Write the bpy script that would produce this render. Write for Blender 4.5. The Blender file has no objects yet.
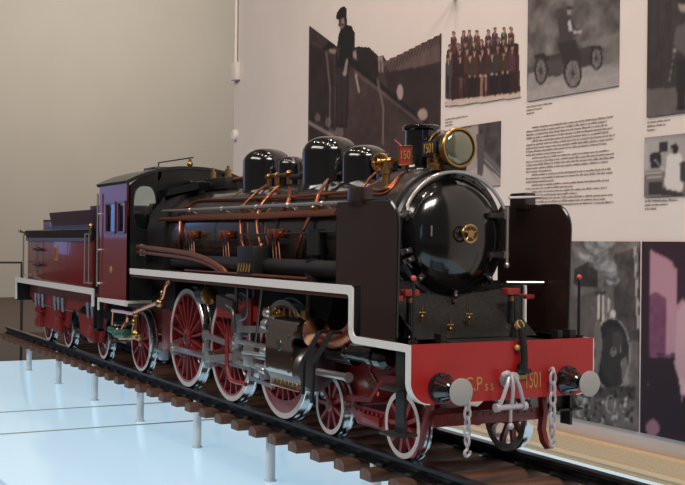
import bpy, bmesh, math, random
import numpy as np
from mathutils import Vector, Matrix
random.seed(7); rng = np.random.RandomState(5)
scn = bpy.context.scene
COL = scn.collection
PI = math.pi
# ---------------------------------------------------------------- scale
# dimensions are written in metres of the full-size engine; the exhibit is a 1:5 model
S = 0.2
ZF = 3.0                                  # rail head stands 3.0 units (0.6 m) above the hall floor
def W(x, y, z): return Vector((x*S, y*S, (z+ZF)*S))

# ---------------------------------------------------------------- camera
f_, a_, r_, p_ = 1121.2, .4936, -.0102, .0011
CAM = Vector((11.45, -8.52, 2.79))
_c, _s = math.cos(a_), math.sin(a_)
R0 = Vector((_s, _c, 0)); F0 = Vector((-_c, _s, 0)); U0 = Vector((0, 0, 1))
FW = F0*math.cos(p_) + U0*math.sin(p_); U1 = U0*math.cos(p_) - F0*math.sin(p_)
RT = R0*math.cos(r_) - U1*math.sin(r_); UP = U1*math.cos(r_) + R0*math.sin(r_)
cd = bpy.data.cameras.new('camera'); cam = bpy.data.objects.new('camera', cd); COL.objects.link(cam)
cd.sensor_width = 36; cd.lens = 36*f_/685; cd.clip_start = .05; cd.clip_end = 100
m = Matrix((RT, UP, -FW)).transposed().to_4x4(); m.translation = W(*CAM); cam.matrix_world = m
scn.camera = cam
# measuring helpers: a point seen in the photograph -> its place on a plane of known distance
def _ray(px, py): return FW + RT*((px-342.5)/f_) + UP*((242.5-py)/f_)
def at(px, py, ax, v):
    d = _ray(px, py); t = (v-CAM[ax])/d[ax]; return CAM + d*t
def hug(px, py, R=.93, zc=2.9):           # on the boiler barrel
    d = _ray(px, py); A = d.y**2+d.z**2; oy, oz = CAM.y, CAM.z-zc
    B = oy*d.y+oz*d.z; C = oy*oy+oz*oz-R*R; D = B*B-A*C
    t = (-B-math.sqrt(D))/A if D > 0 else -B/A
    return CAM + d*t

# ---------------------------------------------------------------- world, lights, exposure
wd = bpy.data.worlds.new('world'); scn.world = wd; wd.use_nodes = True
wd.node_tree.nodes['Background'].inputs[0].default_value = (.95, .86, .78, 1)
wd.node_tree.nodes['Background'].inputs[1].default_value = .10
scn.view_settings.view_transform = 'Standard'; scn.view_settings.look = 'None'
scn.view_settings.exposure = 0; scn.view_settings.gamma = 1
def area(name, loc, target, sx, sy, power, col):
    l = bpy.data.lights.new(name, 'AREA'); l.shape = 'RECTANGLE'; l.size = sx*S; l.size_y = sy*S
    l.energy = power; l.color = col
    o = bpy.data.objects.new(name, l); COL.objects.link(o); o.location = W(*loc)
    o.rotation_euler = (W(*target)-W(*loc)).to_track_quat('-Z', 'Y').to_euler(); return o
def spot(name, loc, target, power, ang, col, size=.06):
    l = bpy.data.lights.new(name, 'SPOT'); l.energy = power; l.color = col; l.spot_size = math.radians(ang)
    l.spot_blend = 1; l.shadow_soft_size = size
    o = bpy.data.objects.new(name, l); COL.objects.link(o); o.location = W(*loc)
    o.rotation_euler = (W(*target)-W(*loc)).to_track_quat('-Z', 'Y').to_euler(); return o
BLUE = (.50, .76, 1.0)
area('daylight_far_window', (-60, -14.5, 9.2), (0, -14.5+3, 4), 7, 12.4, 13, (.20, .42, 1.0))
area('daylight_tall_window', (46, -22, 9), (-6, 0, 3), 2.4, 14, 9, (.35, .58, 1.0))
area('side_fill', (-7, -26, 24), (-7, 0, 1), 30, 8, 285, (1, .93, .86))  # added warm fill for the near side of engine and tender
for i, (x, y) in enumerate([(-16, -3.5), (-11, -4.5), (-6, -4.5), (-1, -5), (3, -2), (-8, 1.5), (-3, 1.5)]):
    area('ceiling_lamp', (x, y, 17), (x, y+.5, 0), .9, .45, 5.5, (1, .86, .74))
spot('wall_spot', (-9, -4, 19), (-10.5, 5, 7.5), 50, 60, (1, .72, .63))
spot('wall_spot', (-2, -4, 19), (-6.2, 5, 4), 46, 60, (1, .76, .69))
spot('wall_spot', (2, -5, 19), (-1.5, 5, 1.0), 36, 60, (1, .78, .66))
area('front_fill', (22, -6, 26), (0, 0, 0), 12, 6, 260, (1, .90, .82))  # extra frontal fill, added to brighten the buffer beam
area('back_wall_fill', (-72, 22, 36), (-104, 24, 9), 22, 16, 450, (1, .91, .83))  # unseen fill added to light the far back wall

# ---------------------------------------------------------------- materials
def lin(c):
    c = [v/255 for v in c]
    return tuple((v/12.92 if v <= .04045 else ((v+.055)/1.055)**2.4) for v in c)+(1,)
def mat(name, rgb, rough=.5, metal=0, coat=0, noise=None, bump=None, alpha=None, spec=None):
    mt = bpy.data.materials.new(name); mt.use_nodes = True; nt = mt.node_tree; b = nt.nodes['Principled BSDF']
    b.inputs['Base Color'].default_value = lin(rgb); b.inputs['Roughness'].default_value = rough
    b.inputs['Metallic'].default_value = metal; b.inputs['Coat Weight'].default_value = coat
    b.inputs['Coat Roughness'].default_value = .06
    if spec is not None: b.inputs['Specular IOR Level'].default_value = spec
    if noise or bump: tc = nt.nodes.new('ShaderNodeTexCoord')
    if noise:                                             # (scale, second colour, stretch)
        n = nt.nodes.new('ShaderNodeTexNoise'); n.inputs['Scale'].default_value = noise[0]; n.inputs['Detail'].default_value = 6
        mp = nt.nodes.new('ShaderNodeMapping'); mp.inputs['Scale'].default_value = noise[2] if len(noise) > 2 else (1, 1, 1)
        nt.links.new(tc.outputs['Object'], mp.inputs[0]); nt.links.new(mp.outputs[0], n.inputs['Vector'])
        r = nt.nodes.new('ShaderNodeValToRGB'); r.color_ramp.elements[0].position = .35; r.color_ramp.elements[1].position = .68
        r.color_ramp.elements[0].color = lin(rgb); r.color_ramp.elements[1].color = lin(noise[1])
        nt.links.new(n.outputs[0], r.inputs[0]); nt.links.new(r.outputs[0], b.inputs['Base Color'])
    if bump:                                              # (scale, strength)
        n = nt.nodes.new('ShaderNodeTexNoise'); n.inputs['Scale'].default_value = bump[0]; n.inputs['Detail'].default_value = 2
        nt.links.new(tc.outputs['Object'], n.inputs['Vector'])
        bp = nt.nodes.new('ShaderNodeBump'); bp.inputs['Strength'].default_value = bump[1]; bp.inputs['Distance'].default_value = .01
        nt.links.new(n.outputs[0], bp.inputs['Height']); nt.links.new(bp.outputs[0], b.inputs['Normal'])
    return mt
M = dict(
 black=mat('black_enamel', (13, 13, 15), .16, coat=.6, bump=(9, .04)),
 satin=mat('satin_black', (16, 15, 16), .45),
 cabblack=mat('cab_black', (17, 19, 21), .3),
 clad=mat('boiler_cladding', (42, 38, 36), .2, coat=.5, noise=(30, (33, 31, 30)), bump=(7, .05)),
 smoke=mat('smokebox_grey', (36, 34, 35), .3, noise=(40, (28, 27, 28))),
 plate=mat('deflector_paint', (42, 28, 26), .22, coat=.3, bump=(8, .06)),
 darkplate=mat('chequer_plate', (30, 30, 30), .45),
 red=mat('signal_red', (160, 27, 27), .35, coat=.2, bump=(6, .02)),
 frame=mat('frame_red', (120, 30, 28), .35, coat=.2),
 wine=mat('wine_red', (106, 20, 16), .34, coat=.5, bump=(12, .05)),
 wheelred=mat('wheel_red', (124, 38, 40), .32, coat=.3),
 white=mat('white_trim', (212, 210, 208), .35),
 tyre=mat('tyre_steel', (205, 205, 203), .2, metal=1),
 tyreface=mat('tyre_face', (182, 174, 170), .35),
 steel=mat('steel', (188, 184, 182), .34, metal=.9),
 steeld=mat('oiled_steel', (112, 108, 106), .3, metal=.9),
 grey=mat('buffer_grey', (158, 156, 152), .5),
 link=mat('pale_iron', (188, 182, 186), .4, metal=.3),
 brass=mat('brass', (180, 142, 88), .3, metal=1),
 copper=mat('copper', (172, 104, 76), .34, metal=1),
 copperd=mat('dull_copper', (120, 76, 62), .4, metal=.6),
 coppermir=mat('polished_copper', (225, 150, 115), .2, metal=1),
 sheet=mat('polished_sheet', (190, 180, 172), .12, metal=1, bump=(14, .08)),
 rail=mat('rail_steel', (46, 46, 50), .3, metal=.7, noise=(22, (30, 28, 28))),
 sleeper=mat('sleeper_wood', (104, 70, 52), .5, noise=(60, (66, 44, 34), (1, .15, 1)), bump=(90, .2)),
 gold=mat('gold_paint', (178, 146, 84), .4, metal=.4),
 redplate=mat('plate_red', (142, 44, 38), .4),
 green=mat('green_valve', (30, 80, 66), .4),
 pink=mat('red_knob', (200, 70, 70), .4),
 bluemetal=mat('bluish_steel', (165, 175, 190), .3, metal=.6),
 bunker=mat('bunker_paint', (62, 40, 58), .3, coat=.3, bump=(12, .1)),
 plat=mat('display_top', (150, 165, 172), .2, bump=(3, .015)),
 platside=mat('display_side', (190, 196, 200), .5),
 joint=mat('joint', (140, 154, 162), .4),
 post=mat('post_acrylic', (205, 212, 216), .25),
 wall=mat('wall_paint', (208, 196, 189), .9, noise=(3, (212, 200, 193))),
 bwall=mat('hall_wall_paint', (204, 198, 186), .9, noise=(.6, (199, 193, 181))),
 floor=mat('hall_floor', (72, 42, 31), .45, noise=(6, (56, 33, 26), (.2, 3, 1))),
 ledge=mat('ledge_stone', (222, 192, 154), .8, noise=(160, (204, 172, 134))),
 ledgetop=mat('ledge_lip', (236, 206, 166), .6),
 ink=mat('print_ink', (160, 146, 140), .9),
 plastic=mat('white_plastic', (222, 214, 204), .5),
 cord=mat('dark_rail', (60, 58, 55), .4, metal=.5),
)
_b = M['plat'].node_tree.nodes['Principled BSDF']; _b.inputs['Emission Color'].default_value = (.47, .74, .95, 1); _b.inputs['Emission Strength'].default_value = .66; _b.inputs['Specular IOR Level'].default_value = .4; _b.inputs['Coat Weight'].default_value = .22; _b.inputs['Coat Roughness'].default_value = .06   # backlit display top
def glassmat(name, rgb, rough=.05, trans=1.0):
    mt = mat(name, rgb, rough); b = mt.node_tree.nodes['Principled BSDF']
    b.inputs['Transmission Weight'].default_value = trans; b.inputs['IOR'].default_value = 1.45; return mt
M['glass'] = glassmat('window_glass', (215, 235, 240))
M['lens'] = mat('lens_glass', (120, 122, 104), .12, metal=.55, coat=1, bump=(16, .25))
def printmat():
    mt = bpy.data.materials.new('photo_print'); mt.use_nodes = True; nt = mt.node_tree; b = nt.nodes['Principled BSDF']
    at_ = nt.nodes.new('ShaderNodeAttribute'); at_.attribute_name = 'ink'
    nt.links.new(at_.outputs['Color'], b.inputs['Base Color']); b.inputs['Roughness'].default_value = .75; return mt
M['print'] = printmat()
def gridmat():
    mt = mat('pierced_plate', (20, 20, 21), .5); nt = mt.node_tree; b = nt.nodes['Principled BSDF']
    tc = nt.nodes.new('ShaderNodeTexCoord'); v = nt.nodes.new('ShaderNodeTexVoronoi'); v.inputs['Scale'].default_value = 130
    nt.links.new(tc.outputs['Object'], v.inputs['Vector'])
    r = nt.nodes.new('ShaderNodeValToRGB'); r.color_ramp.elements[0].position = .25; r.color_ramp.elements[1].position = .5
    r.color_ramp.elements[0].color = lin((40, 38, 36)); r.color_ramp.elements[1].color = lin((14, 14, 14))
    nt.links.new(v.outputs['Distance'], r.inputs[0]); nt.links.new(r.outputs[0], b.inputs['Base Color']); return mt
M['grid'] = gridmat()

# ---------------------------------------------------------------- mesh building
def basis(d):
    d = d.normalized(); u = d.cross(Vector((0, 0, 1)))
    if u.length < 1e-4: u = Vector((0, 1, 0))
    u.normalize(); return u, d.cross(u).normalized()
class MB:
    def __init__(s): s.bm = bmesh.new(); s.mi = 0
    def face(s, vs):
        try: fc = s.bm.faces.new(vs); fc.material_index = s.mi; return fc
        except ValueError: return None
    def box(s, x0, x1, y0, y1, z0, z1, bev=0):
        b2 = bmesh.new(); g = bmesh.ops.create_cube(b2, size=1)
        for v in b2.verts: v.co = Vector(((x0+x1)/2+v.co.x*(x1-x0), (y0+y1)/2+v.co.y*(y1-y0), (z0+z1)/2+v.co.z*(z1-z0)))
        if bev: bmesh.ops.bevel(b2, geom=b2.edges[:], offset=bev, segments=2, affect='EDGES', profile=.6)
        s.merge(b2); return s
    def merge(s, b2, mtx=None):
        mp = {}
        for v in b2.verts: mp[v] = s.bm.verts.new(mtx @ v.co if mtx else v.co)
        for fc in b2.faces: s.face([mp[v] for v in fc.verts])
        b2.free()
    def obox(s, p0, p1, w, h, up=(0, 0, 1)):               # bar from p0 to p1, w across, h along up
        p0, p1 = Vector(p0), Vector(p1); d = (p1-p0).normalized(); up = Vector(up); sd = d.cross(up).normalized(); up = sd.cross(d)
        a = []
        for p in (p0, p1):
            a.append([s.bm.verts.new(p+sd*w/2*i+up*h/2*j) for i, j in ((-1, -1), (1, -1), (1, 1), (-1, 1))])
        s.face(a[0][::-1]); s.face(a[1])
        for i in range(4): s.face([a[0][i], a[0][(i+1) % 4], a[1][(i+1) % 4], a[1][i]])
        return s
    def ring(s, c, u, v, r, n): return [s.bm.verts.new(c+u*r*math.cos(2*PI*i/n)+v*r*math.sin(2*PI*i/n)) for i in range(n)]
    def skin(s, rings, close=False, caps=True):
        n = len(rings[0])
        prs = list(zip(rings, rings[1:])) + ([(rings[-1], rings[0])] if close else [])
        for a, b in prs:
            for i in range(n): s.face([a[i], a[(i+1) % n], b[(i+1) % n], b[i]])
        if caps and not close: s.face(rings[0][::-1]); s.face(rings[-1])
    def cyl(s, p0, p1, r0, r1=None, n=16):
        p0, p1 = Vector(p0), Vector(p1); u, v = basis(p1-p0); r1 = r0 if r1 is None else r1
        s.skin([s.ring(p0, u, v, r0, n), s.ring(p1, u, v, r1, n)]); return s
    def lathe(s, prof, o, ax, n=32, close=False, caps=True): # prof = [(distance along axis, radius)]
        o, ax = Vector(o), Vector(ax).normalized(); u, v = basis(ax)
        rs = [s.ring(o+ax*t, u, v, max(r, 1e-4), n) for t, r in prof]; s.skin(rs, close, caps); return s
    def tube(s, pts, r, n=8, smooth=4, closed=False):
        P = [Vector(p) for p in pts]
        if smooth and len(P) > 2:
            Q = []; N = len(P)
            for i in range(N-1 if not closed else N):
                p0 = P[(i-1) % N] if (closed or i > 0) else P[0]; p1 = P[i]; p2 = P[(i+1) % N]; p3 = P[(i+2) % N] if (closed or i+2 < N) else P[-1]
                for k in range(smooth):
                    t = k/smooth
                    Q.append(.5*((2*p1)+(p2-p0)*t+(2*p0-5*p1+4*p2-p3)*t*t+(3*p1-p0-3*p2+p3)*t**3))
            if not closed: Q.append(P[-1])
            P = Q
        rs = []; pu = None
        for i, p in enumerate(P):
            a = P[i-1] if (i > 0 or closed) else P[0]; b = P[(i+1) % len(P)] if (i < len(P)-1 or closed) else P[-1]
            d = (b-a).normalized()
            if pu is None: pu, _ = basis(d)
            pu = (pu-d*pu.dot(d)).normalized(); rs.append(s.ring(p, pu, d.cross(pu), r, n))
        s.skin(rs, closed); return s
    def prism(s, poly, ax, a0, a1):                          # polygon (2-D) pushed along axis ax from a0 to a1
        def P3(p, a): return {0: (a, p[0], p[1]), 1: (p[0], a, p[1]), 2: (p[0], p[1], a)}[ax]
        A = [s.bm.verts.new(P3(p, a0)) for p in poly]; B = [s.bm.verts.new(P3(p, a1)) for p in poly]
        s.face(A[::-1]); s.face(B); n = len(poly)
        for i in range(n): s.face([A[i], A[(i+1) % n], B[(i+1) % n], B[i]])
        return s
    def strip(s, outer, inner, ax, a0, a1):                  # band between two polylines, given thickness
        def P3(p, a): return {0: (a, p[0], p[1]), 1: (p[0], a, p[1]), 2: (p[0], p[1], a)}[ax]
        L = [[s.bm.verts.new(P3(q, a)) for q, a in ((o, a0), (o, a1), (i, a1), (i, a0))] for o, i in zip(outer, inner)]
        for a, b in zip(L, L[1:]):
            for k in range(4): s.face([a[k], a[(k+1) % 4], b[(k+1) % 4], b[k]])
        s.face(L[0][::-1]); s.face(L[-1]); return s
    def sphere(s, c, r, sz=1, n=16):
        b2 = bmesh.new(); bmesh.ops.create_uvsphere(b2, u_segments=n, v_segments=max(6, n//2), radius=r)
        s.merge(b2, Matrix.Translation(Vector(c)) @ Matrix.Diagonal((1, 1, sz, 1))); return s
    def build(s, name, mats, parent=None, origin=None, label=None, top=None, kind=None, ang=35):
        bm = s.bm; bmesh.ops.remove_doubles(bm, verts=bm.verts[:], dist=1e-5)
        bmesh.ops.recalc_face_normals(bm, faces=bm.faces[:])
        o3 = Vector(parent['_o']) if parent else Vector(origin or (0, 0, 0))
        loc = Vector((0, 0, 0))
        if parent is not None and origin is not None: loc = (Vector(origin)-o3)*S; o3 = Vector(origin)
        for v in bm.verts: v.co = (v.co-o3)*S
        lim = math.radians(ang)
        for fc in bm.faces: fc.smooth = True
        for e in bm.edges:
            if len(e.link_faces) == 2 and e.calc_face_angle(0) > lim: e.smooth = False
        me = bpy.data.meshes.new(name); bm.to_mesh(me); bm.free()
        if not isinstance(mats, (list, tuple)): mats = [mats]
        for q in mats: me.materials.append(M[q])
        o = bpy.data.objects.new(name, me); COL.objects.link(o)
        if parent is not None: o.parent = parent; o.location = loc
        else: o.location = W(*o3)
        o['_o'] = list(o3)
        if label: o['label'] = label
        if top: tagit(o, *top)
        if kind: o['kind'] = kind
        return o
def tagit(o, label, cat, group=None):
    o['label'] = label; o['category'] = cat
    if group: o['group'] = group
def thing(name, label, cat, loc, group=None):
    o = bpy.data.objects.new(name, None); COL.objects.link(o); o.location = W(*loc); o.empty_display_size = .05
    tagit(o, label, cat, group); o['_o'] = list(loc); return o
def copypart(o, parent, shift=(0, 0, 0), rotz=0, base=None):
    c = o.copy(); COL.objects.link(c); c.parent = parent
    if base is None: c.location = o.location+Vector(shift)*S; c.rotation_euler.z = o.rotation_euler.z+rotz
    for k in list(o.children): copypart(k, c, base=1)
    return c
def text(name, body, size, mtx, mt, parent, ext=.004, squeeze=1.0):
    cu = bpy.data.curves.new(name, 'FONT'); cu.body = body; cu.size = size*S; cu.extrude = ext*S; cu.align_x = 'CENTER'; cu.align_y = 'CENTER'
    t = bpy.data.objects.new(name+'_tmp', cu); COL.objects.link(t)
    dg = bpy.context.evaluated_depsgraph_get(); me = bpy.data.meshes.new_from_object(t.evaluated_get(dg))
    bpy.data.objects.remove(t); me.materials.clear(); me.materials.append(M[mt])
    me.transform(Matrix.Diagonal((squeeze, 1, 1, 1)))
    o = bpy.data.objects.new(name, me); COL.objects.link(o)
    po = Vector(parent['_o']); rot, loc = mtx
    me.transform(Matrix.Translation((Vector(loc)-po)*S) @ rot.to_4x4()); o.parent = parent; o['_o'] = list(po); return o
FRONT = Matrix(((0, 0, 1), (1, 0, 0), (0, 1, 0)))     # text facing +X, reading towards +Y
SIDE = Matrix(((1, 0, 0), (0, 0, -1), (0, 1, 0)))     # text facing -Y, reading towards +X

# ================================================================ THE SETTING
WY = 5.0; PT = -1.07
MB().box(-106, 40, -46, 46, -3.4, -3.0).build('floor', 'floor', kind='structure')
MB().box(-106, -105, -46, 46, -3.0, 40).build('wall_back', 'bwall', kind='structure')
MB().box(-20.9, 14, WY, WY+.9, -3.0, 30).build('wall_right', 'wall', kind='structure')
led = MB(); led.box(-20.9, 14, 4.78, WY, -3.0, -.66, .02); led.mi = 1; led.box(-20.9, 14, 4.765, 4.79, -1.0, -.93, .008)
led.build('baseboard_right', ['ledge', 'ledgetop'], kind='structure')

# display platform under the track
pf = thing('display_platform', 'low glossy pale blue display platform carrying the railway track on grey posts', 'platform', (-10, 0, -3))
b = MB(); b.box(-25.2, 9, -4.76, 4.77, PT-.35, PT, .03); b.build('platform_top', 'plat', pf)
b = MB(); b.box(-24.8, 9, -4.4, 4.5, -2.99, PT-.35); b.build('plinth', 'platside', pf)
for X in (-14.3, -11.4):
    b = MB(); b.box(X-.055, X+.055, -4.74, 4.74, PT-.01, PT+.004); b.build('panel_joint', 'joint', pf)

# conduit and boxes in the corner of the wall
cn = thing('electrical_conduit', 'thin vertical white conduit near the left end of the photo wall', 'conduit', (-20.5, 4.97, 5.6))
b = MB(); b.cyl((-20.62, 4.93, 7.9), (-20.62, 4.93, 20), .045); b.build('pipe', 'plastic', cn)
b = MB(); b.box(-20.82, -20.42, 4.84, 5, 7.8, 8.35, .03); b.build('junction_box', 'plastic', cn)
b = MB(); b.lathe([(0, .17), (.08, .17), (.12, .12)], (-20.72, 5, 6.12), (0, -1, 0), 20); b.build('wall_sensor', 'plastic', None, (-20.72, 5, 6.12), top=('small round white sensor on the photo wall below the junction box', 'sensor'))
tk = MB(); q = at(452, -3, 1, 4.9); tk.cyl((q.x, 4.99, q.z), (q.x, 4.5, q.z), .05, .06)
tk.build('wall_bracket', 'cord', None, (q.x, 5, q.z), top=('small dark bracket fixed at the top of the photo wall', 'bracket'))
q0 = at(-30, 262.5, 0, -30); q1 = at(22, 263, 0, -30)
br = thing('barrier_rail', 'thin dark barrier rail standing behind the end of the tender', 'barrier', (-30, q1.y, -3))
b = MB(); b.cyl((-30, q0.y-4, q0.z), (-30, q1.y, q0.z), .035); b.build('rail_bar', 'cord', br)
b = MB(); b.cyl((-30, q1.y, -2.99), (-30, q1.y, q0.z), .05); b.build('barrier_post', 'cord', br)
b = MB(); b.cyl((-30, q0.y-4, -2.99), (-30, q0.y-4, q0.z), .05); b.build('barrier_post', 'cord', br)

# ================================================================ PHOTOGRAPHS ON THE WALL
def vnoise(nx, nz, sc, seed):
    r = np.random.RandomState(seed); out = np.zeros((nz, nx)); amp = 1; tot = 0
    for o in range(4):
        gx, gz = max(2, int(nx/sc*2**o)+2), max(2, int(nz/sc*2**o)+2)
        g = r.rand(gz, gx); xs = np.linspace(0, gx-1.001, nx); zs = np.linspace(0, gz-1.001, nz)
        x0 = xs.astype(int); z0 = zs.astype(int); fx = xs-x0; fz = (zs-z0)[:, None]; fx = fx*fx*(3-2*fx); fz = fz*fz*(3-2*fz)
        v = g[z0][:, x0]*(1-fz)*(1-fx)+g[z0][:, x0+1]*(1-fz)*fx+g[z0+1][:, x0]*fz*(1-fx)+g[z0+1][:, x0+1]*fz*fx
        out += v*amp; tot += amp; amp *= .55
    return out/tot
class Art:
    """A print on the wall. Shapes are drawn in the coordinates in which they were measured."""
    def __init__(s, x0, x1, z0, z1, step=.028, base=(120, 110, 105)):
        s.x0, s.x1, s.z0, s.z1 = x0, x1, z0, z1
        s.nx = int((x1-x0)/step)+2; s.nz = int((z1-z0)/step)+2
        s.X, s.Z = np.meshgrid(np.linspace(x0, x1, s.nx), np.linspace(z0, z1, s.nz))
        s.img = np.zeros((s.nz, s.nx, 3))+np.array(base, float); s.mask = np.ones((s.nz, s.nx), bool)
    def w(s, p): q = at(p[0], p[1], 1, WY); return q.x, q.z
    def inside(s, pts):
        P = [s.w(p) for p in pts]; ins = np.zeros(s.X.shape, bool); n = len(P)
        for i in range(n):
            (xa, za), (xb, zb) = P[i], P[(i+1) % n]
            if abs(zb-za) < 1e-9: continue
            c = ((za > s.Z) != (zb > s.Z)) & (s.X < (xb-xa)*(s.Z-za)/(zb-za)+xa); ins ^= c
        return ins
    def poly(s, pts, col, k=1.0):
        m_ = s.inside(pts); s.img[m_] = s.img[m_]*(1-k)+np.array(col, float)*k; return m_
    def ell(s, cx, cy, rx, ry, col, k=1.0, rot=0):
        return s.poly([(cx+rx*math.cos(t)*math.cos(rot)-ry*math.sin(t)*math.sin(rot), cy+rx*math.cos(t)*math.sin(rot)+ry*math.sin(t)*math.cos(rot)) for t in np.linspace(0, 2*PI, 20, endpoint=False)], col, k)
    def line(s, p, q, w, col, k=1.0):
        dx, dy = q[0]-p[0], q[1]-p[1]; l = math.hypot(dx, dy) or 1; ox, oy = -dy/l*w/2, dx/l*w/2
        return s.poly([(p[0]+ox, p[1]+oy), (q[0]+ox, q[1]+oy), (q[0]-ox, q[1]-oy), (p[0]-ox, p[1]-oy)], col, k)
    def ringe(s, cx, cy, rx, ry, w, col, k=1.0):
        a = s.inside([(cx+rx*math.cos(t), cy+ry*math.sin(t)) for t in np.linspace(0, 2*PI, 24, endpoint=False)])
        b_ = s.inside([(cx+(rx-w)*math.cos(t), cy+(ry-w)*math.sin(t)) for t in np.linspace(0, 2*PI, 24, endpoint=False)])
        m_ = a & ~b_; s.img[m_] = s.img[m_]*(1-k)+np.array(col, float)*k
    def noise(s, amp, sc, seed=1, m=None):
        n = (vnoise(s.nx, s.nz, sc, seed)-.5)*2*amp; n = n[..., None]*np.ones(3)
        if m is not None: n = n*m[..., None]
        s.img = np.clip(s.img+n, 0, 255)
    def blur(s, n=1):
        for _ in range(n):
            p = np.pad(s.img, ((1, 1), (1, 1), (0, 0)), 'edge')
            s.img = (p[:-2, 1:-1]+p[2:, 1:-1]+p[1:-1, :-2]+p[1:-1, 2:]+2*p[1:-1, 1:-1])/6
    def build(s, name, label, cat='photograph', group=None):
        nx, nz = s.nx, s.nz; th = .03
        vs = [((x-s.x0)*S, -th*S, (z-s.z0)*S) for x, z in zip(s.X.ravel(), s.Z.ravel())]
        fs = []
        for j in range(nz-1):
            for i in range(nx-1):
                if s.mask[j, i] and s.mask[j+1, i+1] and s.mask[j, i+1] and s.mask[j+1, i]:
                    fs.append((j*nx+i, j*nx+i+1, (j+1)*nx+i+1, (j+1)*nx+i))
        me = bpy.data.meshes.new(name); me.from_pydata(vs, [], fs)
        c = np.clip((s.img*1.08-24)/255, .03, 1); c = np.where(c <= .04045, c/12.92, ((c+.055)/1.055)**2.4)
        rgba = np.concatenate([c.reshape(-1, 3), np.ones((nx*nz, 1))], 1).astype(np.float32).ravel()
        ca = me.color_attributes.new('ink', 'FLOAT_COLOR', 'POINT'); ca.data.foreach_set('color', rgba)
        bm = bmesh.new(); bm.from_mesh(me)                     # give the board its thickness
        bmesh.ops.delete(bm, geom=[v for v in bm.verts if not v.link_faces], context='VERTS')
        be = [e for e in bm.edges if e.is_boundary]; g = bmesh.ops.extrude_edge_only(bm, edges=be)
        for v in g['geom']:
            if isinstance(v, bmesh.types.BMVert): v.co.y = 0
        bm.to_mesh(me); bm.free(); me.materials.append(M['print'])
        o = bpy.data.objects.new(name, me); COL.objects.link(o); o.location = W(s.x0, WY, s.z0); tagit(o, label, cat, group); return o

def C(r, ox, oy):     # crop coordinates -> photograph coordinates
    return lambda pts: [(ox+x/r, oy+y/r) for x, y in pts]
# --- A: man standing on a locomotive, roof at right
c1 = C(3.233, 300, 0)
A = Art(-15.65, -9.19, 4.15, 9.1, .03, (74, 58, 56))
L_ = lambda pts, col, k=1: A.poly(c1(pts), col, k)
A.noise(12, 30, 3)
L_([(36, 145), (75, 160), (110, 200), (115, 470), (36, 470)], (58, 46, 45)); 
L_([(262, 205), (330, 175), (455, 112), (455, 200), (300, 235)], (104, 86, 82))
for k in range(16):
    x = 285+k*11.5; yy = 207-(x-285)*.56; L_([(x, yy), (x+5, yy-2), (x-6, yy+32), (x-11, yy+36)], (62, 48, 46), .8)
L_([(275, 235), (455, 205), (455, 400), (380, 420), (300, 330)], (60, 46, 45)); A.noise(7, 12, 9)
L_([(172, 165), (190, 152), (222, 155), (255, 190), (262, 240), (240, 260), (190, 225), (172, 195)], (48, 38, 38))
L_([(173, 168), (185, 160), (188, 196), (174, 196)], (150, 130, 126))
L_([(255, 180), (272, 178), (272, 235), (258, 235)], (150, 132, 126)); L_([(262, 195), (266, 195), (266, 235), (262, 235)], (70, 55, 52))
L_([(165, 190), (420, 395), (418, 410), (160, 205)], (36, 28, 29)); L_([(180, 225), (410, 405), (405, 412), (176, 235)], (120, 102, 98), .6)
A.ell(*c1([(327, 298)])[0], 3.2, 8, (165, 146, 140)); A.ell(*c1([(400, 370)])[0], 5, 6, (160, 140, 134)); A.noise(9, 6, 5)
L_([(250, 255), (258, 262), (276, 350), (275, 470), (269, 470), (270, 350)], (120, 104, 100)); 
L_([(180, 240), (186, 238), (198, 300), (192, 302)], (170, 150, 145))
L_([(84, 165), (92, 170), (104, 290), (100, 420), (96, 420), (98, 290)], (130, 112, 108), .7)
L_([(36, 85), (42, 88), (240, 235), (232, 240)], (44, 34, 35)); L_([(36, 118), (42, 120), (180, 215), (176, 222)], (54, 42, 42))
L_([(30, 388), (120, 440), (120, 452), (30, 402)], (140, 122, 118)); 
for ex, ey, rx, ry in ((130, 430, 14, 22), (95, 395, 10, 16), (60, 380, 9, 14), (105, 430, 12, 12)): A.ell(*c1([(ex, ey)])[0], rx/3.2, ry/3.2, (165, 146, 142), .45)
L_([(135, 88), (150, 80), (166, 84), (175, 96), (178, 120), (176, 150), (170, 190), (160, 215), (160, 330), (154, 412), (122, 412), (120, 330), (122, 250), (120, 190), (126, 150), (128, 110)], (34, 27, 28))
L_([(130, 118), (128, 140), (104, 160), (80, 166), (76, 156), (96, 138), (116, 122)], (38, 30, 31)); L_([(124, 150), (132, 150), (130, 190), (124, 190)], (70, 58, 58))
L_([(124, 215), (158, 225), (156, 330), (150, 405), (124, 405), (122, 300)], (62, 51, 51)); L_([(138, 240), (141, 240), (139, 400), (136, 400)], (40, 32, 33))
L_([(152, 188), (160, 192), (154, 242), (143, 240)], (150, 132, 126)); A.ell(*c1([(147, 238)])[0], 1.8, 2.6, (160, 140, 132))
L_([(130, 62), (146, 54), (150, 68), (149, 84), (140, 94), (132, 90), (128, 78)], (150, 124, 114)); L_([(130, 62), (138, 58), (136, 80), (130, 84)], (84, 66, 62)); L_([(134, 80), (146, 78), (146, 82), (134, 85)], (50, 38, 38))
L_([(146, 58), (152, 56), (153, 80), (148, 86)], (46, 36, 36)); L_([(120, 60), (122, 44), (130, 30), (142, 20), (150, 26), (151, 44), (150, 56), (134, 60)], (36, 28, 29))
L_([(95, 158), (120, 160), (118, 175), (100, 172)], (150, 132, 126))
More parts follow.
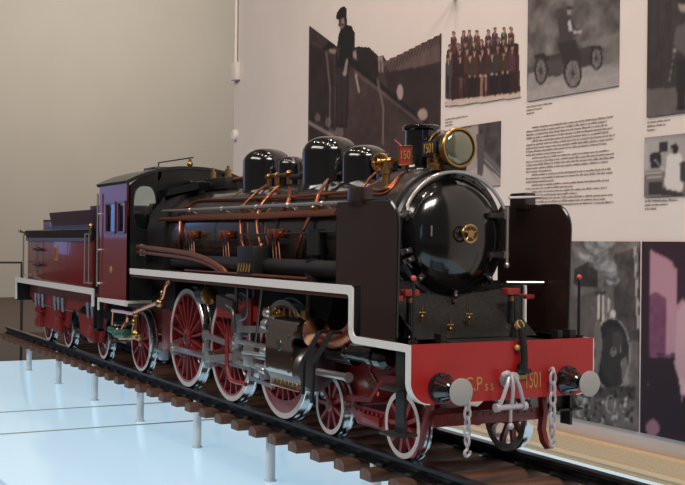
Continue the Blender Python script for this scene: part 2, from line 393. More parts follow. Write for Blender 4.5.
sk = A.inside(c1([(36, 85), (122, 150), (128, 108), (134, 94), (126, 84), (128, 66), (118, 60), (121, 42), (130, 28), (142, 18), (151, 25), (153, 80), (168, 83), (179, 108), (178, 152), (195, 150), (225, 152), (258, 182), (270, 176), (280, 195), (330, 172), (458, 108), (458, 520), (20, 560), (20, 80)])) 
A.mask = sk; A.blur(1)
A.build('wall_photograph', 'sepia photograph of a man standing on a locomotive beside a tiled roof')
# --- B: group of men
c2 = C(3.262, 430, 0)
B_ = Art(-9.05, -6.3, 5.62, 7.75, .024, (205, 188, 178)); mk = np.zeros(B_.X.shape, bool)
def men(x0, x1, y0, y1, n, col, hs, body):
    global mk
    for i in range(n):
        x = x0+(x1-x0)*(i+.5*random.random())/n; y = y0+(y1-y0)*i/n+random.uniform(-4, 4)
        cx, cy = c2([(x, y)])[0]; cc = tuple(c+random.randint(-14, 14) for c in col)
        mk |= B_.poly([(cx-2.9, cy+4.5), (cx-1.2, cy+2.6), (cx+1.2, cy+2.6), (cx+2.9, cy+4.5), (cx+3.1, cy+body), (cx-3.1, cy+body)], cc)
        B_.poly([(cx-.7, cy+2.8), (cx+.7, cy+2.8), (cx+.2, cy+7)], (200, 180, 168))
        mk |= B_.ell(cx, cy, 1.75, 2.6, (168, 136, 122)); B_.ell(cx, cy-1.5, 1.7, 1.3, (70, 50, 46))
men(75, 285, 112, 92, 8, (88, 70, 66), 1, 20); men(60, 290, 150, 122, 9, (66, 44, 40), 1, 22)
mk |= B_.poly(c2([(55, 180), (290, 140), (296, 305), (60, 325)]), (62, 36, 32)); 
men(66, 290, 172, 150, 9, (78, 56, 52), 1, 24); men(60, 72, 190, 190, 1, (80, 66, 62), 1, 40)
men(95, 270, 192, 172, 5, (70, 48, 44), 1, 22)
for i in range(5):
    x = 105+i*36; y = 265-i*5; cx, cy = c2([(x, y)])[0]
    B_.poly([(cx-4, cy-3), (cx+4, cy-3), (cx+3.2, cy+18), (cx+.8, cy+18), (cx, cy+4), (cx-.8, cy+18), (cx-3.2, cy+18)], [(96, 70, 62), (36, 24, 24), (146, 112, 98), (36, 24, 24), (30, 20, 22)][i])
    B_.ell(cx-2.4, cy-2.4, 1.3, 1.3, (190, 164, 150)); B_.ell(cx+2.4, cy-2.4, 1.3, 1.3, (190, 164, 150))
    mk |= B_.ell(cx-2, cy+19.6, 1.7, 1.1, (30, 22, 22)); mk |= B_.ell(cx+2, cy+19.6, 1.7, 1.1, (30, 22, 22))
mk |= B_.poly(c2([(50, 330), (296, 300), (298, 318), (100, 345), (50, 348)]), (196, 176, 164))
for i in range(14): x = 62+i*17; mk |= B_.line(c2([(x, 250)])[0], c2([(x, 326-i*1.6)])[0], 1.6, (50, 34, 32))
B_.mask = mk; B_.noise(14, 5, 4); B_.blur(1)
B_.build('wall_photograph', 'sepia group portrait of rows of men in dark suits')
# --- C: motor tricycle
c3 = c2
D = Art(-6.1, -3.53, 5.6, 7.75, .024, (104, 98, 96)); D.noise(46, 14, 8)
P_ = lambda pts, col, k=1: D.poly(c3(pts), col, k)
P_([(324, 240), (420, 225), (620, 205), (620, 290), (318, 335)], (150, 144, 142)); P_([(490, 140), (620, 110), (620, 215), (560, 220)], (128, 122, 119), .6)
P_([(318, 300), (430, 262), (618, 240), (618, 290), (320, 335)], (160, 152, 150)); D.noise(12, 5, 18)
P_([(420, 60), (440, 30), (455, 35), (480, 90), (490, 110), (440, 150), (425, 110)], (74, 68, 68)); P_([(452, 70), (462, 66), (470, 100), (458, 104)], (180, 172, 168))
D.ell(*c3([(458, 38)])[0], 2.4, 3.4, (150, 136, 130)); D.ell(*c3([(458, 27)])[0], 3.4, 1.6, (60, 54, 54))
P_([(470, 100), (500, 100), (498, 110), (472, 112)], (170, 160, 154))
P_([(345, 185), (400, 180), (490, 160), (540, 150), (560, 175), (520, 215), (480, 225), (420, 250), (360, 250)], (66, 60, 60), .85)
P_([(420, 140), (480, 130), (500, 200), (440, 210)], (58, 52, 52)); P_([(380, 200), (430, 196), (450, 235), (400, 240)], (84, 78, 78))
for ex, ey, rx, ry in ((366, 232, 21, 44), (470, 240, 29, 48), (547, 190, 20, 38)):
    q = c3([(ex, ey)])[0]; D.ell(q[0], q[1], rx/3.26, ry/3.26, (128, 120, 118)); D.ringe(q[0], q[1], rx/3.26, ry/3.26, 1.5, (36, 32, 33))
    for k in range(6): t = k*PI/6; D.line((q[0]-rx/3.3*math.cos(t), q[1]-ry/3.3*math.sin(t)), (q[0]+rx/3.3*math.cos(t), q[1]+ry/3.3*math.sin(t)), .5, (76, 70, 70))
    D.ell(q[0], q[1], 1.6, 2, (60, 54, 54))
P_([(345, 178), (372, 172), (392, 190), (384, 200), (366, 184), (348, 192)], (48, 44, 45)); P_([(520, 150), (560, 150), (572, 168), (560, 162), (530, 160)], (48, 44, 45))
D.blur(1); D.build('wall_photograph', 'grey photograph of a rider on a motor tricycle beside trees')
# --- D: person beside a track
c4 = C(3.186, 470, 100)
E_ = Art(-8.4, -6.97, 4.0, 5.3, .024, (78, 72, 72)); Q_ = lambda pts, col, k=1: E_.poly(c4(pts), col, k); E_.noise(30, 12, 6)
Q_([(48, 205), (102, 250), (102, 275), (-20, 280), (-20, 240)], (168, 160, 158)); Q_([(-20, 90), (30, 80), (34, 240), (-20, 260)], (176, 166, 162), .8)
Q_([(48, 160), (102, 220), (102, 236), (48, 178)], (112, 106, 106)); E_.line(*c4([(46, 185), (102, 243)]), 1.0, (200, 192, 188)); E_.line(*c4([(46, 200), (95, 262)]), .7, (120, 112, 112))
Q_([(24, 110), (48, 108), (50, 180), (44, 240), (28, 240), (26, 170)], (92, 86, 86)); E_.ell(*c4([(40, 100)])[0], 1.9, 2.8, (70, 62, 62))
E_.blur(1); E_.build('wall_photograph', 'small grey photograph of a railway track just right of the headlamp')
# --- E: standing man at the upper right
G_ = Art(-2.82, -.3, 4.98, 8.6, .028, (68, 62, 62)); G_.noise(8, 40, 21)
c5 = C(2.2, 620, 0)
for k in range(12): G_.line(*c5([(70+k*9, -40), (66+k*9, 200)]), .6, (54, 50, 50))
G_.poly(c5([(60, 196), (300, 186), (300, 260), (60, 262)]), (104, 96, 94)); G_.noise(10, 6, 22)
G_.poly(c5([(126, 60), (150, 48), (230, 60), (230, 130), (150, 130), (120, 100)]), (98, 92, 92)); G_.poly(c5([(128, 130), (150, 128), (146, 236), (128, 238)]), (48, 44, 45))
G_.line(*c5([(122, 118), (110, 184)]), .8, (150, 142, 140)); G_.ell(*c5([(142, 14)])[0], 4.5, 6.5, (150, 138, 132)); G_.ell(*c5([(142, 4)])[0], 5.5, 2.4, (50, 46, 46)); G_.ell(*c5([(136, 238)])[0], 4.5, 1.8, (30, 28, 29))
G_.ell(*c5([(123, 112)])[0], 1.6, 2.2, (160, 148, 142)); G_.blur(1)
G_.build('wall_photograph', 'grey photograph of a standing man with a cane at the upper right')
# --- F: person in white at a bench
c6 = c4
H_ = Art(-2.86, -.9, 3.63, 4.64, .024, (150, 143, 141)); T_ = lambda pts, col, k=1: H_.poly(c6(pts), col, k)
T_([(560, 128), (800, 112), (800, 210), (560, 230)], (164, 157, 155)); T_([(560, 230), (800, 200), (800, 320), (556, 308)], (122, 114, 112)); H_.noise(10, 8, 31)
T_([(578, 172), (612, 166), (612, 214), (580, 220)], (52, 48, 50)); T_([(606, 136), (634, 134), (634, 166), (608, 168)], (58, 54, 56)); T_([(560, 140), (570, 140), (570, 225), (560, 225)], (176, 168, 166))
H_.line(*c6([(592, 190), (622, 226)]), 1, (220, 214, 210)); T_([(572, 262), (615, 258), (615, 300), (572, 304)], (66, 60, 62))
for yy in (236, 250): H_.line(*c6([(562, yy), (616, yy-6)]), 1.1, (196, 188, 184))
T_([(632, 178), (650, 168), (676, 172), (684, 200), (682, 290), (640, 300), (622, 270), (628, 215)], (205, 198, 194)); T_([(644, 146), (660, 140), (668, 150), (664, 172), (646, 168)], (46, 42, 44)); H_.ell(*c6([(646, 160)])[0], 1.6, 2.2, (150, 138, 132))
T_([(618, 282), (684, 296), (684, 306), (614, 306)], (70, 62, 60)); T_([(672, 200), (720, 190), (720, 260), (676, 262)], (74, 68, 70)); H_.blur(1)
H_.build('wall_photograph', 'grey photograph of a seated person in a white coat at a bench')
# --- G: steam locomotive head-on
c7 = C(4.85, 560, 230)
J = Art(-6.0, -2.965, -.36, 2.88, .024, (112, 104, 102)); J.noise(24, 26, 41); V_ = lambda pts, col, k=1: J.poly(c7(pts), col, k)
V_([(-100, 45), (60, 45), (60, 300), (-100, 300)], (122, 114, 112), .5); V_([(75, 190), (150, 150), (190, 190), (190, 280), (75, 268)], (56, 50, 50)); V_([(270, 120), (390, 80), (390, 540), (270, 540)], (66, 60, 60), .75)
for i in range(46):
    t = i/45; J.ell(*c7([(212+45*math.sin(t*6)+random.uniform(-30, 30)*(.3+t), 300-t*250)])[0], 2.5+t*6+random.uniform(0, 3), 3+t*5, (random.choice([86, 120, 168, 186, 62]),)*3, .45)
J.noise(22, 8, 43)
V_([(-60, 330), (90, 320), (190, 300), (190, 620), (-60, 620)], (88, 80, 78), .7)
V_([(186, 310), (216, 305), (222, 460), (186, 460)], (190, 182, 176)); V_([(176, 300), (226, 296), (228, 310), (176, 316)], (60, 54, 54)); V_([(200, 310), (210, 310), (210, 450), (200, 450)], (70, 64, 64)); J.ell(*c7([(262, 410)])[0], 3, 5, (196, 186, 180)); V_([(235, 320), (252, 340), (246, 400), (234, 400)], (170, 160, 156))
J.ell(613, 354, 19, 37, (36, 32, 33)); J.ringe(613, 354, 19, 37, 1.6, (150, 142, 138)); J.ell(616, 356, 14, 30, (56, 50, 50)); J.ell(619, 340, 5, 9, (84, 78, 78), .6); J.ringe(614.5, 352, 3.0, 4.6, 1, (170, 160, 156)); J.ell(614.5, 352, 1, 1.6, (150, 142, 138))
J.line((622, 345), (622.5, 365), .7, (150, 142, 140)); J.poly([(596, 322), (601, 318), (604, 345), (599, 380), (596, 380)], (112, 104, 100))
J.poly([(560, 388), (638, 386), (636, 398), (560, 398)], (80, 72, 70)); J.noise(14, 3, 47)
for i in range(130):
    x, y = random.uniform(545, 634), random.uniform(388, 426); g = random.choice([30, 45, 60, 175, 200]); J.ell(x, y, random.uniform(.6, 2), random.uniform(.8, 3.2), (g, g-6, g-8), .85)
for i in range(14):
    x, y = random.uniform(590, 634), random.uniform(250, 300); J.ell(x, y, 2.5, 2.5, (80, 74, 74), .3)
J.ringe(612, 404, 5, 9, 1.3, (170, 160, 154)); V_([(362, 45), (378, 45), (392, 480), (380, 480)], (170, 162, 158)); J.line((636.5, 240), (640.5, 325), .5, (60, 54, 54))
J.poly([(622, 360), (628, 356), (631, 385), (624, 386)], (160, 150, 146), .6); J.blur(1)
J.build('wall_photograph', 'grey photograph of a smoking steam locomotive seen head on, above the ledge')
# --- H: purple portrait
K = Art(-2.90, .2, -.36, 2.88, .03, (62, 34, 52)); K.noise(5, 40, 51); X_ = lambda pts, col, k=1: K.poly(c7(pts), col, k)
X_([(440, 92), (550, 150), (556, 172), (575, 190), (575, 360), (606, 320), (606, 520), (600, 600), (438, 600), (438, 320)], (176, 136, 148))
X_([(438, 320), (470, 300), (520, 330), (520, 600), (438, 600)], (120, 76, 100)); K.noise(16, 4, 55, K.inside(c7([(438, 300), (525, 290), (525, 620), (438, 620)])))
X_([(430, 605), (620, 605), (620, 618), (430, 618)], (124, 88, 108)); X_([(430, 618), (620, 618), (620, 990), (430, 990)], (50, 26, 42))
X_([(576, 400), (640, 300), (900, 250), (900, 760), (640, 940), (600, 840), (580, 720), (560, 650)], (184, 152, 160)); X_([(578, 700), (640, 760), (640, 840), (596, 820)], (196, 166, 172)); X_([(600, 800), (690, 860), (690, 1000), (612, 1000)], (40, 20, 34))
X_([(398, 52), (436, 92), (436, 990), (398, 990)], (54, 28, 46)); K.ell(654, 428, 7, 9, (156, 116, 130)); K.ell(649, 384, .6, 1, (220, 200, 200)); K.ell(700, 215, 16, 24, (180, 146, 150)); K.blur(1)
K.build('wall_photograph', 'purple tinted photograph of a person in a pale shirt by a window')

# printed words: too small in the photograph to read, set as lines of tiny letter strokes
def lettering(name, label, x0, x1, ztop, rows, pitch, h, indent=(), short=None, seed=1):
    r = random.Random(seed); b = MB(); y0, y1 = WY-.012, WY+.001
    for k in range(rows):
        z = ztop-k*pitch; x = x0+(.18 if k in indent else 0); xe = x1-r.uniform(0, .25)
        if short and k in short: xe = x0+(x1-x0)*short[k]
        while x < xe:
            for j in range(r.randint(1, 10)):
                hh = h*(1 if r.random() < .25 else .66); b.box(x, x+h*.10, y0, y1, z, z+hh)
                zz = z+(0 if r.random() < .5 else .5*h); b.box(x, x+h*.36, y0, y1, zz, zz+.12*h)
                x += h*.55
                if x > xe: break
            x += h*.5
    b.build(name, 'ink', None, (x0, WY, ztop), top=(label, 'text'))
lettering('wall_text', 'long block of printed paragraphs between the tricycle and the deflector', -6.13, -3.6, 5.06, 24, .0655, .040, (0, 4, 9, 14, 17, 19), {3: .97, 8: .45, 13: .3, 16: .33, 18: .55, 20: .6, 22: .9}, 3)
lettering('photo_caption', 'small caption lines under the group portrait', -9.0, -8.1, 5.5, 3, .065, .036, (), {1: .3, 2: .35}, 4)
lettering('photo_caption', 'small caption lines under the motor tricycle photograph', -6.13, -5.2, 5.48, 3, .065, .036, (), {1: .5, 2: .25}, 5)
lettering('photo_caption', 'small caption lines under the standing man with a cane', -2.82, -2.1, 4.88, 3, .065, .036, (), {1: .6, 2: .3}, 6)
lettering('photo_caption', 'small caption lines under the seated person in white coat', -2.86, -2.0, 3.55, 3, .065, .036, (), {1: .6, 2: .3}, 7)

# ================================================================ TRACK
GR = 'rails of the display track'
for y, lb in ((-.86, 'dark steel rail on the near side under the front wheels'), (.86, 'dark steel rail on the far side, nearer the photo wall')):
    b = MB(); h = .17
    b.prism([(y-.065, 0), (y+.065, 0), (y+.065, -.05), (y+.02, -.075), (y+.02, -.125), (y+.12, -h+.015), (y+.12, -h), (y-.12, -h), (y-.12, -h+.015), (y-.02, -.125), (y-.02, -.075), (y-.065, -.05)], 0, -25.6, 5.0)
    b.mi = 1
    for k in range(41):
        X = -25.1+k*.74
        for sy in (-1, 1): b.box(X-.07, X+.07, y+sy*.07, y+sy*.15, -h-.0, -h+.05)
    b.build('rail', ['rail', 'satin'], None, (-10, y, -.17), top=(lb, 'rail', GR))
b = MB(); pr = [(-.15, -.33), (.15, -.33), (.15, -.24), (.12, -.2), (.06, -.172), (-.06, -.172), (-.12, -.2), (-.15, -.24)]
b.prism([(x, z) for x, z in pr], 1, -1.22, 1.22)
sl0 = b.build('sleeper', 'sleeper', None, (0, 0, -.33), ang=50)
k = 0
for i in range(41):
    X = -25.1+i*.74
    o = sl0 if i == 0 else sl0.copy()
    if i: COL.objects.link(o)
    o.location = W(X, 0, -.33); tagit(o, 'dark brown wooden sleeper with rounded end under the rails, one of many alike', 'sleeper', 'sleepers under the display track')
for sy in (-1, 1):
    for X, lb in ((-25.0, None), (-22.3, 0), (-18.8, 0), (-15.3, 0), (-11.8, 0), (-8.4, 0), (-5.1, 0), (-1.7, 0), (1.7, 0)):
        if lb is None: continue
        b = MB(); b.lathe([(0, .10), (.02, .10), (.03, .078), (.898, .078)], (X, sy*.9, PT), (0, 0, 1), 20)
        b.build('support_post', 'post', None, (X, sy*.9, PT), top=('short grey cylindrical post holding up the track on its %s side' % ('near' if sy < 0 else 'wall'), 'post', 'support posts under the %s rail' % ('near' if sy < 0 else 'wall side')))

# ================================================================ LOCOMOTIVE
loco = thing('steam_locomotive', 'large black and red model steam locomotive with silver buffers and white trim', 'locomotive', (-6, 0, 0))
def LP(b, name, mats, label=None, parent=None, origin=None, ang=35): return b.build(name, mats, parent or loco, origin, label, ang=ang)

def wheel(name, r, nsp, x, par, sw=.05, solid=False, cw=None, pin=None):
    y = -.9; o = (x, y, r); ax = Vector((0, 1, 0)); b = MB()
    b.lathe([(.0, r*.86), (.0, r*.93), (.12, r*.93), (.12, r*.86)], o, ax, 48, close=True)
    hr = r*.19 if nsp > 10 else r*.24
    b.lathe([(-.03, hr*.75), (-.01, hr), (.14, hr)], o, ax, 24); b.mi = 1; b.cyl((x, y-.035, r), (x, y-.02, r), hr*.45, n=16); b.mi = 0
    if solid:
        b.lathe([(.03, hr), (.06, r*.6), (.03, r*.88), (.08, r*.88), (.1, hr)], o, ax, 40, close=True)
    else:
        for k in range(nsp):
            t = 2*PI*(k+.5)/nsp; c, s = math.cos(t), math.sin(t)
            b.obox((x+c*hr*.8, y+.05, r+s*hr*.8), (x+c*r*.89, y+.045, r+s*r*.89), .075, sw, up=(-s, 0, c))
    if cw:
        t0, t1 = cw; T_ = np.linspace(t0, t1, 14)
        b.strip([(x+math.cos(t)*r*.89, r+math.sin(t)*r*.89) for t in T_], [(x+math.cos(t)*r*(.89-.20*math.sin(PI*i/13)), r+math.sin(t)*r*(.89-.20*math.sin(PI*i/13))) for i, t in enumerate(T_)], 1, y+.005, y+.09)
    if pin:
        b.lathe([(-.02, .17), (.1, .17)], (x+pin[0], y, r+pin[1]), ax, 20)
    w = b.build(name, ['wheelred', 'steeld'], par, o)
    ti = r*.90 if r > .5 else r*.83
    t = MB(); t.lathe([(-.005, ti), (-.005, r*.99), (.005, r), (.1, r), (.125, r), (.14, r*1.0+.03), (.165, r+.03), (.165, ti)], o, ax, 64, close=True)
    ty = t.build('tyre', ['tyre', 'tyreface'], w, o)
    for p in ty.data.polygons:
        if abs(p.normal.y) > .8 and p.center.y < .0: p.material_index = 1
    return w
def both(w, par):                                  # the wheel on the other end of the axle
    c = w.copy(); COL.objects.link(c); c.parent = par; c.location = Vector((w.location.x, w.location.y+1.8*S, w.location.z)); c.rotation_euler.z = PI
    for k in w.children:
        d = k.copy(); COL.objects.link(d); d.parent = c
def axle(x, r, par, th=.09):
    b = MB(); b.cyl((x, -.8, r), (x, .8, r), th); b.build('axle', 'frame', par)
PX, PZ = -.34, -.23
for x, cwt in ((-9.0, (PI*.05, PI*.36)), (-6.83, (PI*.0, PI*.4)), (-4.68, (-PI*.85, -PI*.12))):
    w = wheel('driving_wheel', .95, 18, x, loco, .045, cw=None if x < -8 else cwt, pin=(PX, PZ)); both(w, loco); axle(x, .95, loco)
for x in (-1.02, -3.06):
    w = wheel('leading_wheel', .44, 9, x, loco, .055); both(w, loco); axle(x, .44, loco, .07)
w = wheel('trailing_wheel', .66, 11, -11.82, loco, .05); both(w, loco); axle(-11.82, .66, loco, .07)

# main frames
for sy in (-1, 1):
    b = MB(); pts = [(-13.2, 1.0), (-12.9, .85), (-10.9, .85), (-10.6, .75), (-4.2, .62), (-4.0, .92), (-3.6, .95), (-3.3, .56), (-1.95, .66), (-1.6, .95), (-.05, .95), (-.05, 1.5), (-13.2, 1.5)]
    b.prism(pts, 1, sy*.64-.03, sy*.64+.03); b.mi = 0
    for i in range(5):
        X = -9.9+i*1.3; b.box(X-.1, X+.1, sy*.7-.03, sy*.7+.03, .7, 1.4)
    LP(b, 'main_frame', 'frame')
b = MB(); b.box(-13.1, -.1, -.62, .62, 1.25, 1.4); b.box(-10.4, -10.1, -.62, .62, .6, 1.3); b.box(-7.9, -7.8, -.62, .62, .6, 1.3); b.box(-5.8, -5.7, -.62, .62, .6, 1.3); b.box(-4.0, -2.6, -.6, .6, .75, 1.3)
LP(b, 'frame_stretcher', 'frame')
# curved edging of the frame dip seen between the leading wheels
b = MB(); dip = [(-4.15, 1.0), (-3.7, .99), (-3.3, .55), (-2.6, .58), (-1.95, .64), (-1.6, .98), (-1.1, 1.0)]
b.strip([(x, z+.05) for x, z in dip], [(x, z-.03) for x, z in dip], 1, -.86, -.6); LP(b, 'frame_flange', 'frame')
# side ash pan and rear frame panels
b = MB(); b.box(-10.75, -10.15, -.8, -.66, .55, 1.5, .02); b.box(-12.9, -10.9, -.72, -.66, 1.0, 1.5)
for i in range(7): b.cyl((-10.7+.08*i, -.8, 1.42), (-10.7+.08*i, -.82, 1.42), .02, n=8)
LP(b, 'ash_pan', 'frame')
b = MB(); b.box(-10.55, -10.3, -.95, -.8, .38, .58, .03); LP(b, 'sand_box', 'bluemetal')
# bogie frame
bg = MB()
for sy in (-1, 1):
    bg.prism([(-3.2, .62), (-2.7, .66), (-2.5, .5), (-1.6, .5), (-1.4, .64), (-.8, .62), (-.6, .45), (-.85, .36), (-1.5, .36), (-1.6, .24), (-2.5, .24), (-2.6, .36), (-3.2, .36)], 1, sy*.72-.03, sy*.72+.03)
    for i in range(9): bg.cyl((-2.5+.12*i, sy*.75, .44), (-2.5+.12*i, sy*.78, .44), .022, n=8)
    bg.box(-2.3, -1.8, sy*.72-.08, sy*.72+.08, .28, .42, .02)
bg.box(-2.4, -1.7, -.7, .7, .3, .5)
LP(bg, 'bogie_frame', 'frame')
b = MB(); b.box(-.42, -.34, -.85, .8, .50, .66, .01)
for i in range(14): b.cyl((-.34, -.75+.11*i, .62), (-.325, -.75+.11*i, .62), .015, n=6)
LP(b, 'cross_beam', 'frame')
for sy in (-1, 1):
    b = MB(); P0 = [(-.40, .80), (-.47, .6), (-.58, .42), (-.63, .28), (-.72, .12), (-.78, .06)] if sy < 0 else [(-.45, .95), (-.36, .8), (-.32, .6), (-.36, .38), (-.30, .22), (-.20, .14)]
    b.strip([(x+.05, z) for x, z in P0], [(x-.05, z-.02) for x, z in P0], 1, sy*.86-.04, sy*.86+.03); LP(b, 'guard_iron', 'frame')

# boiler
b = MB(); b.lathe([(0, .93), (1.2, .93), (2.0, .93), (7.9, .89), (9.2, .88)], (-11.1, 0, 2.9), (1, 0, 0), 72)
for t in (2.2, 3.5, 4.8, 6.1, 7.4, 8.6): b.lathe([(t, .88), (t, .925), (t+.07, .92), (t+.07, .88)], (-11.1, 0, 2.9), (1, 0, 0), 72)
LP(b, 'boiler', 'clad')
b = MB()                                         # firebox shoulder in front of the cab
pr = [(-1.0, 1.9), (-1.02, 3.0), (-.92, 3.4), (-.66, 3.72), (-.3, 3.88), (.3, 3.88), (.66, 3.72), (.92, 3.4), (1.02, 3.0), (1.0, 1.9)]
b.prism(pr, 0, -11.15, -10.1); LP(b, 'firebox', 'satin')
b = MB(); b.box(-11.1, -9.7, -.9, .9, 1.45, 2.0); b.prism([(-.8, 1.4), (-.5, 2.3), (.5, 2.3), (.8, 1.4)], 0, -9.7, -3.5); LP(b, 'boiler_support', 'satin')
b = MB(); b.box(-11.0, -10.15, -.42, .3, 3.85, 4.05, .04); b.obox((-11.0, -.7, 3.78), (-9.6, -.34, 3.92), .28, .14); LP(b, 'firebox_cover', 'black')
# smokebox
b = MB(); b.lathe([(0, .93), (.03, .96), (1.05, .96), (1.08, .93)], (-2.45, 0, 2.9), (1, 0, 0), 72)
b.lathe([(0, .6), (0, .88), (.09, .89), (.14, .86), (.16, .8), (.12, .76)], (-1.42, 0, 2.9), (1, 0, 0), 72, caps=True)
for i in range(28):
    t = 2*PI*i/28; b.cyl((-1.30, .84*math.cos(t), 2.9+.84*math.sin(t)), (-1.26, .84*math.cos(t), 2.9+.84*math.sin(t)), .02, n=8)
LP(b, 'smokebox', 'smoke')
b = MB(); n = 10
b.lathe([(0, .80), (.03, .79)]+[(.05+.30*math.sin(PI/2*k/n)**1.0*(1), .76*math.cos(PI/2*k/n)) for k in range(1, n)]+[(.35, .02)], (-1.30, 0, 2.9), (1, 0, 0), 72)
door = LP(b, 'smokebox_door', 'black', ang=60)
b = MB(); b.cyl((-1.0, 0, 2.94), (-.80, 0, 2.94), .05)
b.tube([(-.82, .115*math.cos(t), 2.94+.115*math.sin(t)) for t in np.linspace(0, 2*PI, 20, endpoint=False)], .017, 8, 1, True)
for k in range(5): t = 2*PI*k/5+.3; b.cyl((-.82, 0, 2.94), (-.82, .11*math.cos(t), 2.94+.11*math.sin(t)), .009, n=6)
LP(b, 'handwheel', 'brass', parent=door); 
for z in (3.2, 2.66):
    b = MB(); b.obox((-1.10, .80, z), (-.99, .42, z), .05, .07); b.box(-1.17, -1.05, .72, .82, z-.05, z+.05, .01); LP(b, 'hinge_strap', 'steeld', parent=door)
b = MB(); b.cyl((-1.06, .78, 2.5), (-1.06, .78, 3.32), .025); b.sphere((-1.06, .78, 2.52), .045, 1, 8); LP(b, 'hinge_pin', 'steel', parent=door)
b = MB(); b.cyl((-.99, -.5, 2.90), (-.99, -.5, 3.04), .014, n=8); LP(b, 'pull_handle', 'steel', parent=door)
for t in (-.25, -.5, -.75, -.1, -.92, .12, .88, 1.13):
    b = MB(); c, s = math.cos(t*PI), math.sin(t*PI); b.obox((-1.2, .88*c, 2.9+.88*s), (-1.17, .72*c, 2.9+.72*s), .05, .07); b.sphere((-1.15, .80*c, 2.9+.80*s), .04, 1, 8); LP(b, 'door_clamp', 'steeld', parent=door)
b = MB(); b.tube([(-2.0, -.98, 3.12)]+[(-1.14, .88*math.cos(t), 2.9+.88*math.sin(t)) for t in np.linspace(PI*.90, PI*.12, 16)], .027, 8, 2)
LP(b, 'door_handrail', 'steel')
b = MB(); b.cyl((-1.12, .85, 3.45), (-1.0, 1.32, 3.47), .02, n=8); LP(b, 'stay_rod', 'steel'); b = MB(); b.cyl((-1.12, .82, 2.28), (-.9, 1.3, 2.28), .02, n=8); LP(b, 'stay_rod', 'steel')
# chimney
b = MB(); ch = (-2.05, 0, 3.72)
b.lathe([(0, .42), (.04, .36), (.12, .27), (.2, .235), (.68, .232), (.70, .27), (.74, .275), (.76, .25), (.76, .19), (.5, .18)], ch, (0, 0, 1), 40); LP(b, 'chimney', 'black')
b = MB(); q = (-2.42, -.06, 4.08); b.box(q[0]-.015, q[0]+.015, -.21, .13, 3.93, 4.26, .01); npl = None
b = MB(); c = at(405.5, 155.5, 1, -.42); n3 = Vector((.62, -.78, 0)); t3 = Vector((.78, .62, 0))
b.obox(c-t3*.10, c+t3*.10, .02, .27); npl = LP(b, 'number_plate', 'redplate', 'small red number plate with a gold rim')
b = MB(); b.tube([c+n3*.014+t3*u*.097+Vector((0, 0, v*.13)) for u, v in ((-1, -1), (1, -1), (1, 1), (-1, 1))], .011, 6, 0, True); b.build('plate_rim', 'brass', npl)
b = MB(); b.cyl(c-t3*.06+Vector((0, 0, .13)), c-t3*.17+Vector((0, 0, .22)), .013, n=6); b.build('plate_pointer', 'redplate', npl)
b = MB(); b.cyl(c-n3*.01+Vector((0, 0, -.13)), c+Vector((0, .1, -.42)), .012, n=6); b.build('plate_stay', 'satin', npl)
rt = Matrix((t3, Vector((0, 0, 1)), n3)).transposed()
text('plate_number', '150', .17, (rt, c+n3*.018), 'gold', npl, squeeze=.62)
# domes
def dome(name, x, r, top, zb=3.62, y=0):
    h = top-zb; b = MB(); n = 8
    b.lathe([(0, r*1.12), (.08, r*1.04), (.14, r)]+[(h-.60*r+.60*r*math.sin(PI/2*k/n), r*(.12+.88*math.cos(PI/2*k/n))) for k in range(n+1)]+[(h+.005, .001)], (x, y, zb), (0, 0, 1), 48)
    return LP(b, name, 'black', ang=60)
dome('sand_dome', -7.35, .44, 4.52); dome('feed_dome', -6.28, .25, 4.31); dome('steam_dome', -4.82, .47, 4.55); dome('front_dome', -3.66, .37, 4.32)
b = MB(); b.lathe([(0, .12), (.5, .12)], (-3.3, -.02, 4.02), (1, 0, 0), 20); b.box(-3.0, -2.6, -.2, .2, 3.7, 3.9, .03); b.lathe([(0, .14), (.25, .13), (.3, .05)], (-2.85, .1, 3.75), (0, 0, 1), 20); LP(b, 'turbo_generator', 'black')
# lamp
hl = MB(); hl.lathe([(0, .10), (.03, .21), (.08, .235), (.52, .245)], (-1.70, 0, 4.1), (1, 0, 0), 40); hl.box(-1.6, -1.2, -.16, .16, 3.80, 3.92, .02)
hl = LP(hl, 'headlamp', 'black')
b = MB(); b.lathe([(0, .235), (0, .26), (.1, .275), (.12, .262), (.12, .24)], (-1.20, 0, 4.1), (1, 0, 0), 40, close=True); b.lathe([(0, .25), (0, .262), (.03, .262), (.03, .25)], (-1.5, 0, 4.1), (1, 0, 0), 40, close=True); LP(b, 'lamp_rim', 'brass', parent=hl)
b = MB(); b.lathe([(0, .24), (.02, .24), (.05, .20), (.07, .1), (.075, .01)], (-1.13, 0, 4.1), (1, 0, 0), 40); LP(b, 'lamp_lens', 'lens', parent=hl, ang=60)
b = MB(); b.box(-1.62, -1.28, -.262, -.24, 3.99, 4.20, .01); np2 = LP(b, 'lamp_number_plate', 'satin', parent=hl)
b = MB(); b.box(-1.50, -1.26, -.26, -.1, 3.80, 3.90, .01); b.box(-1.46, -1.42, -.28, -.24, 3.88, 3.96); b.box(-1.3, -1.26, -.28, -.24, 3.9, 4.02); LP(b, 'lamp_bracket', 'brass', parent=hl)
t_ = text('lamp_number', '1501', .19, (SIDE, (-1.45, -.266, 4.095)), 'gold', hl, squeeze=.72)
b = MB(); b.box(-1.35, -1.12, -.18, .14, 3.80, 3.86, .01); LP(b, 'lamp_shelf', 'satin', parent=hl)

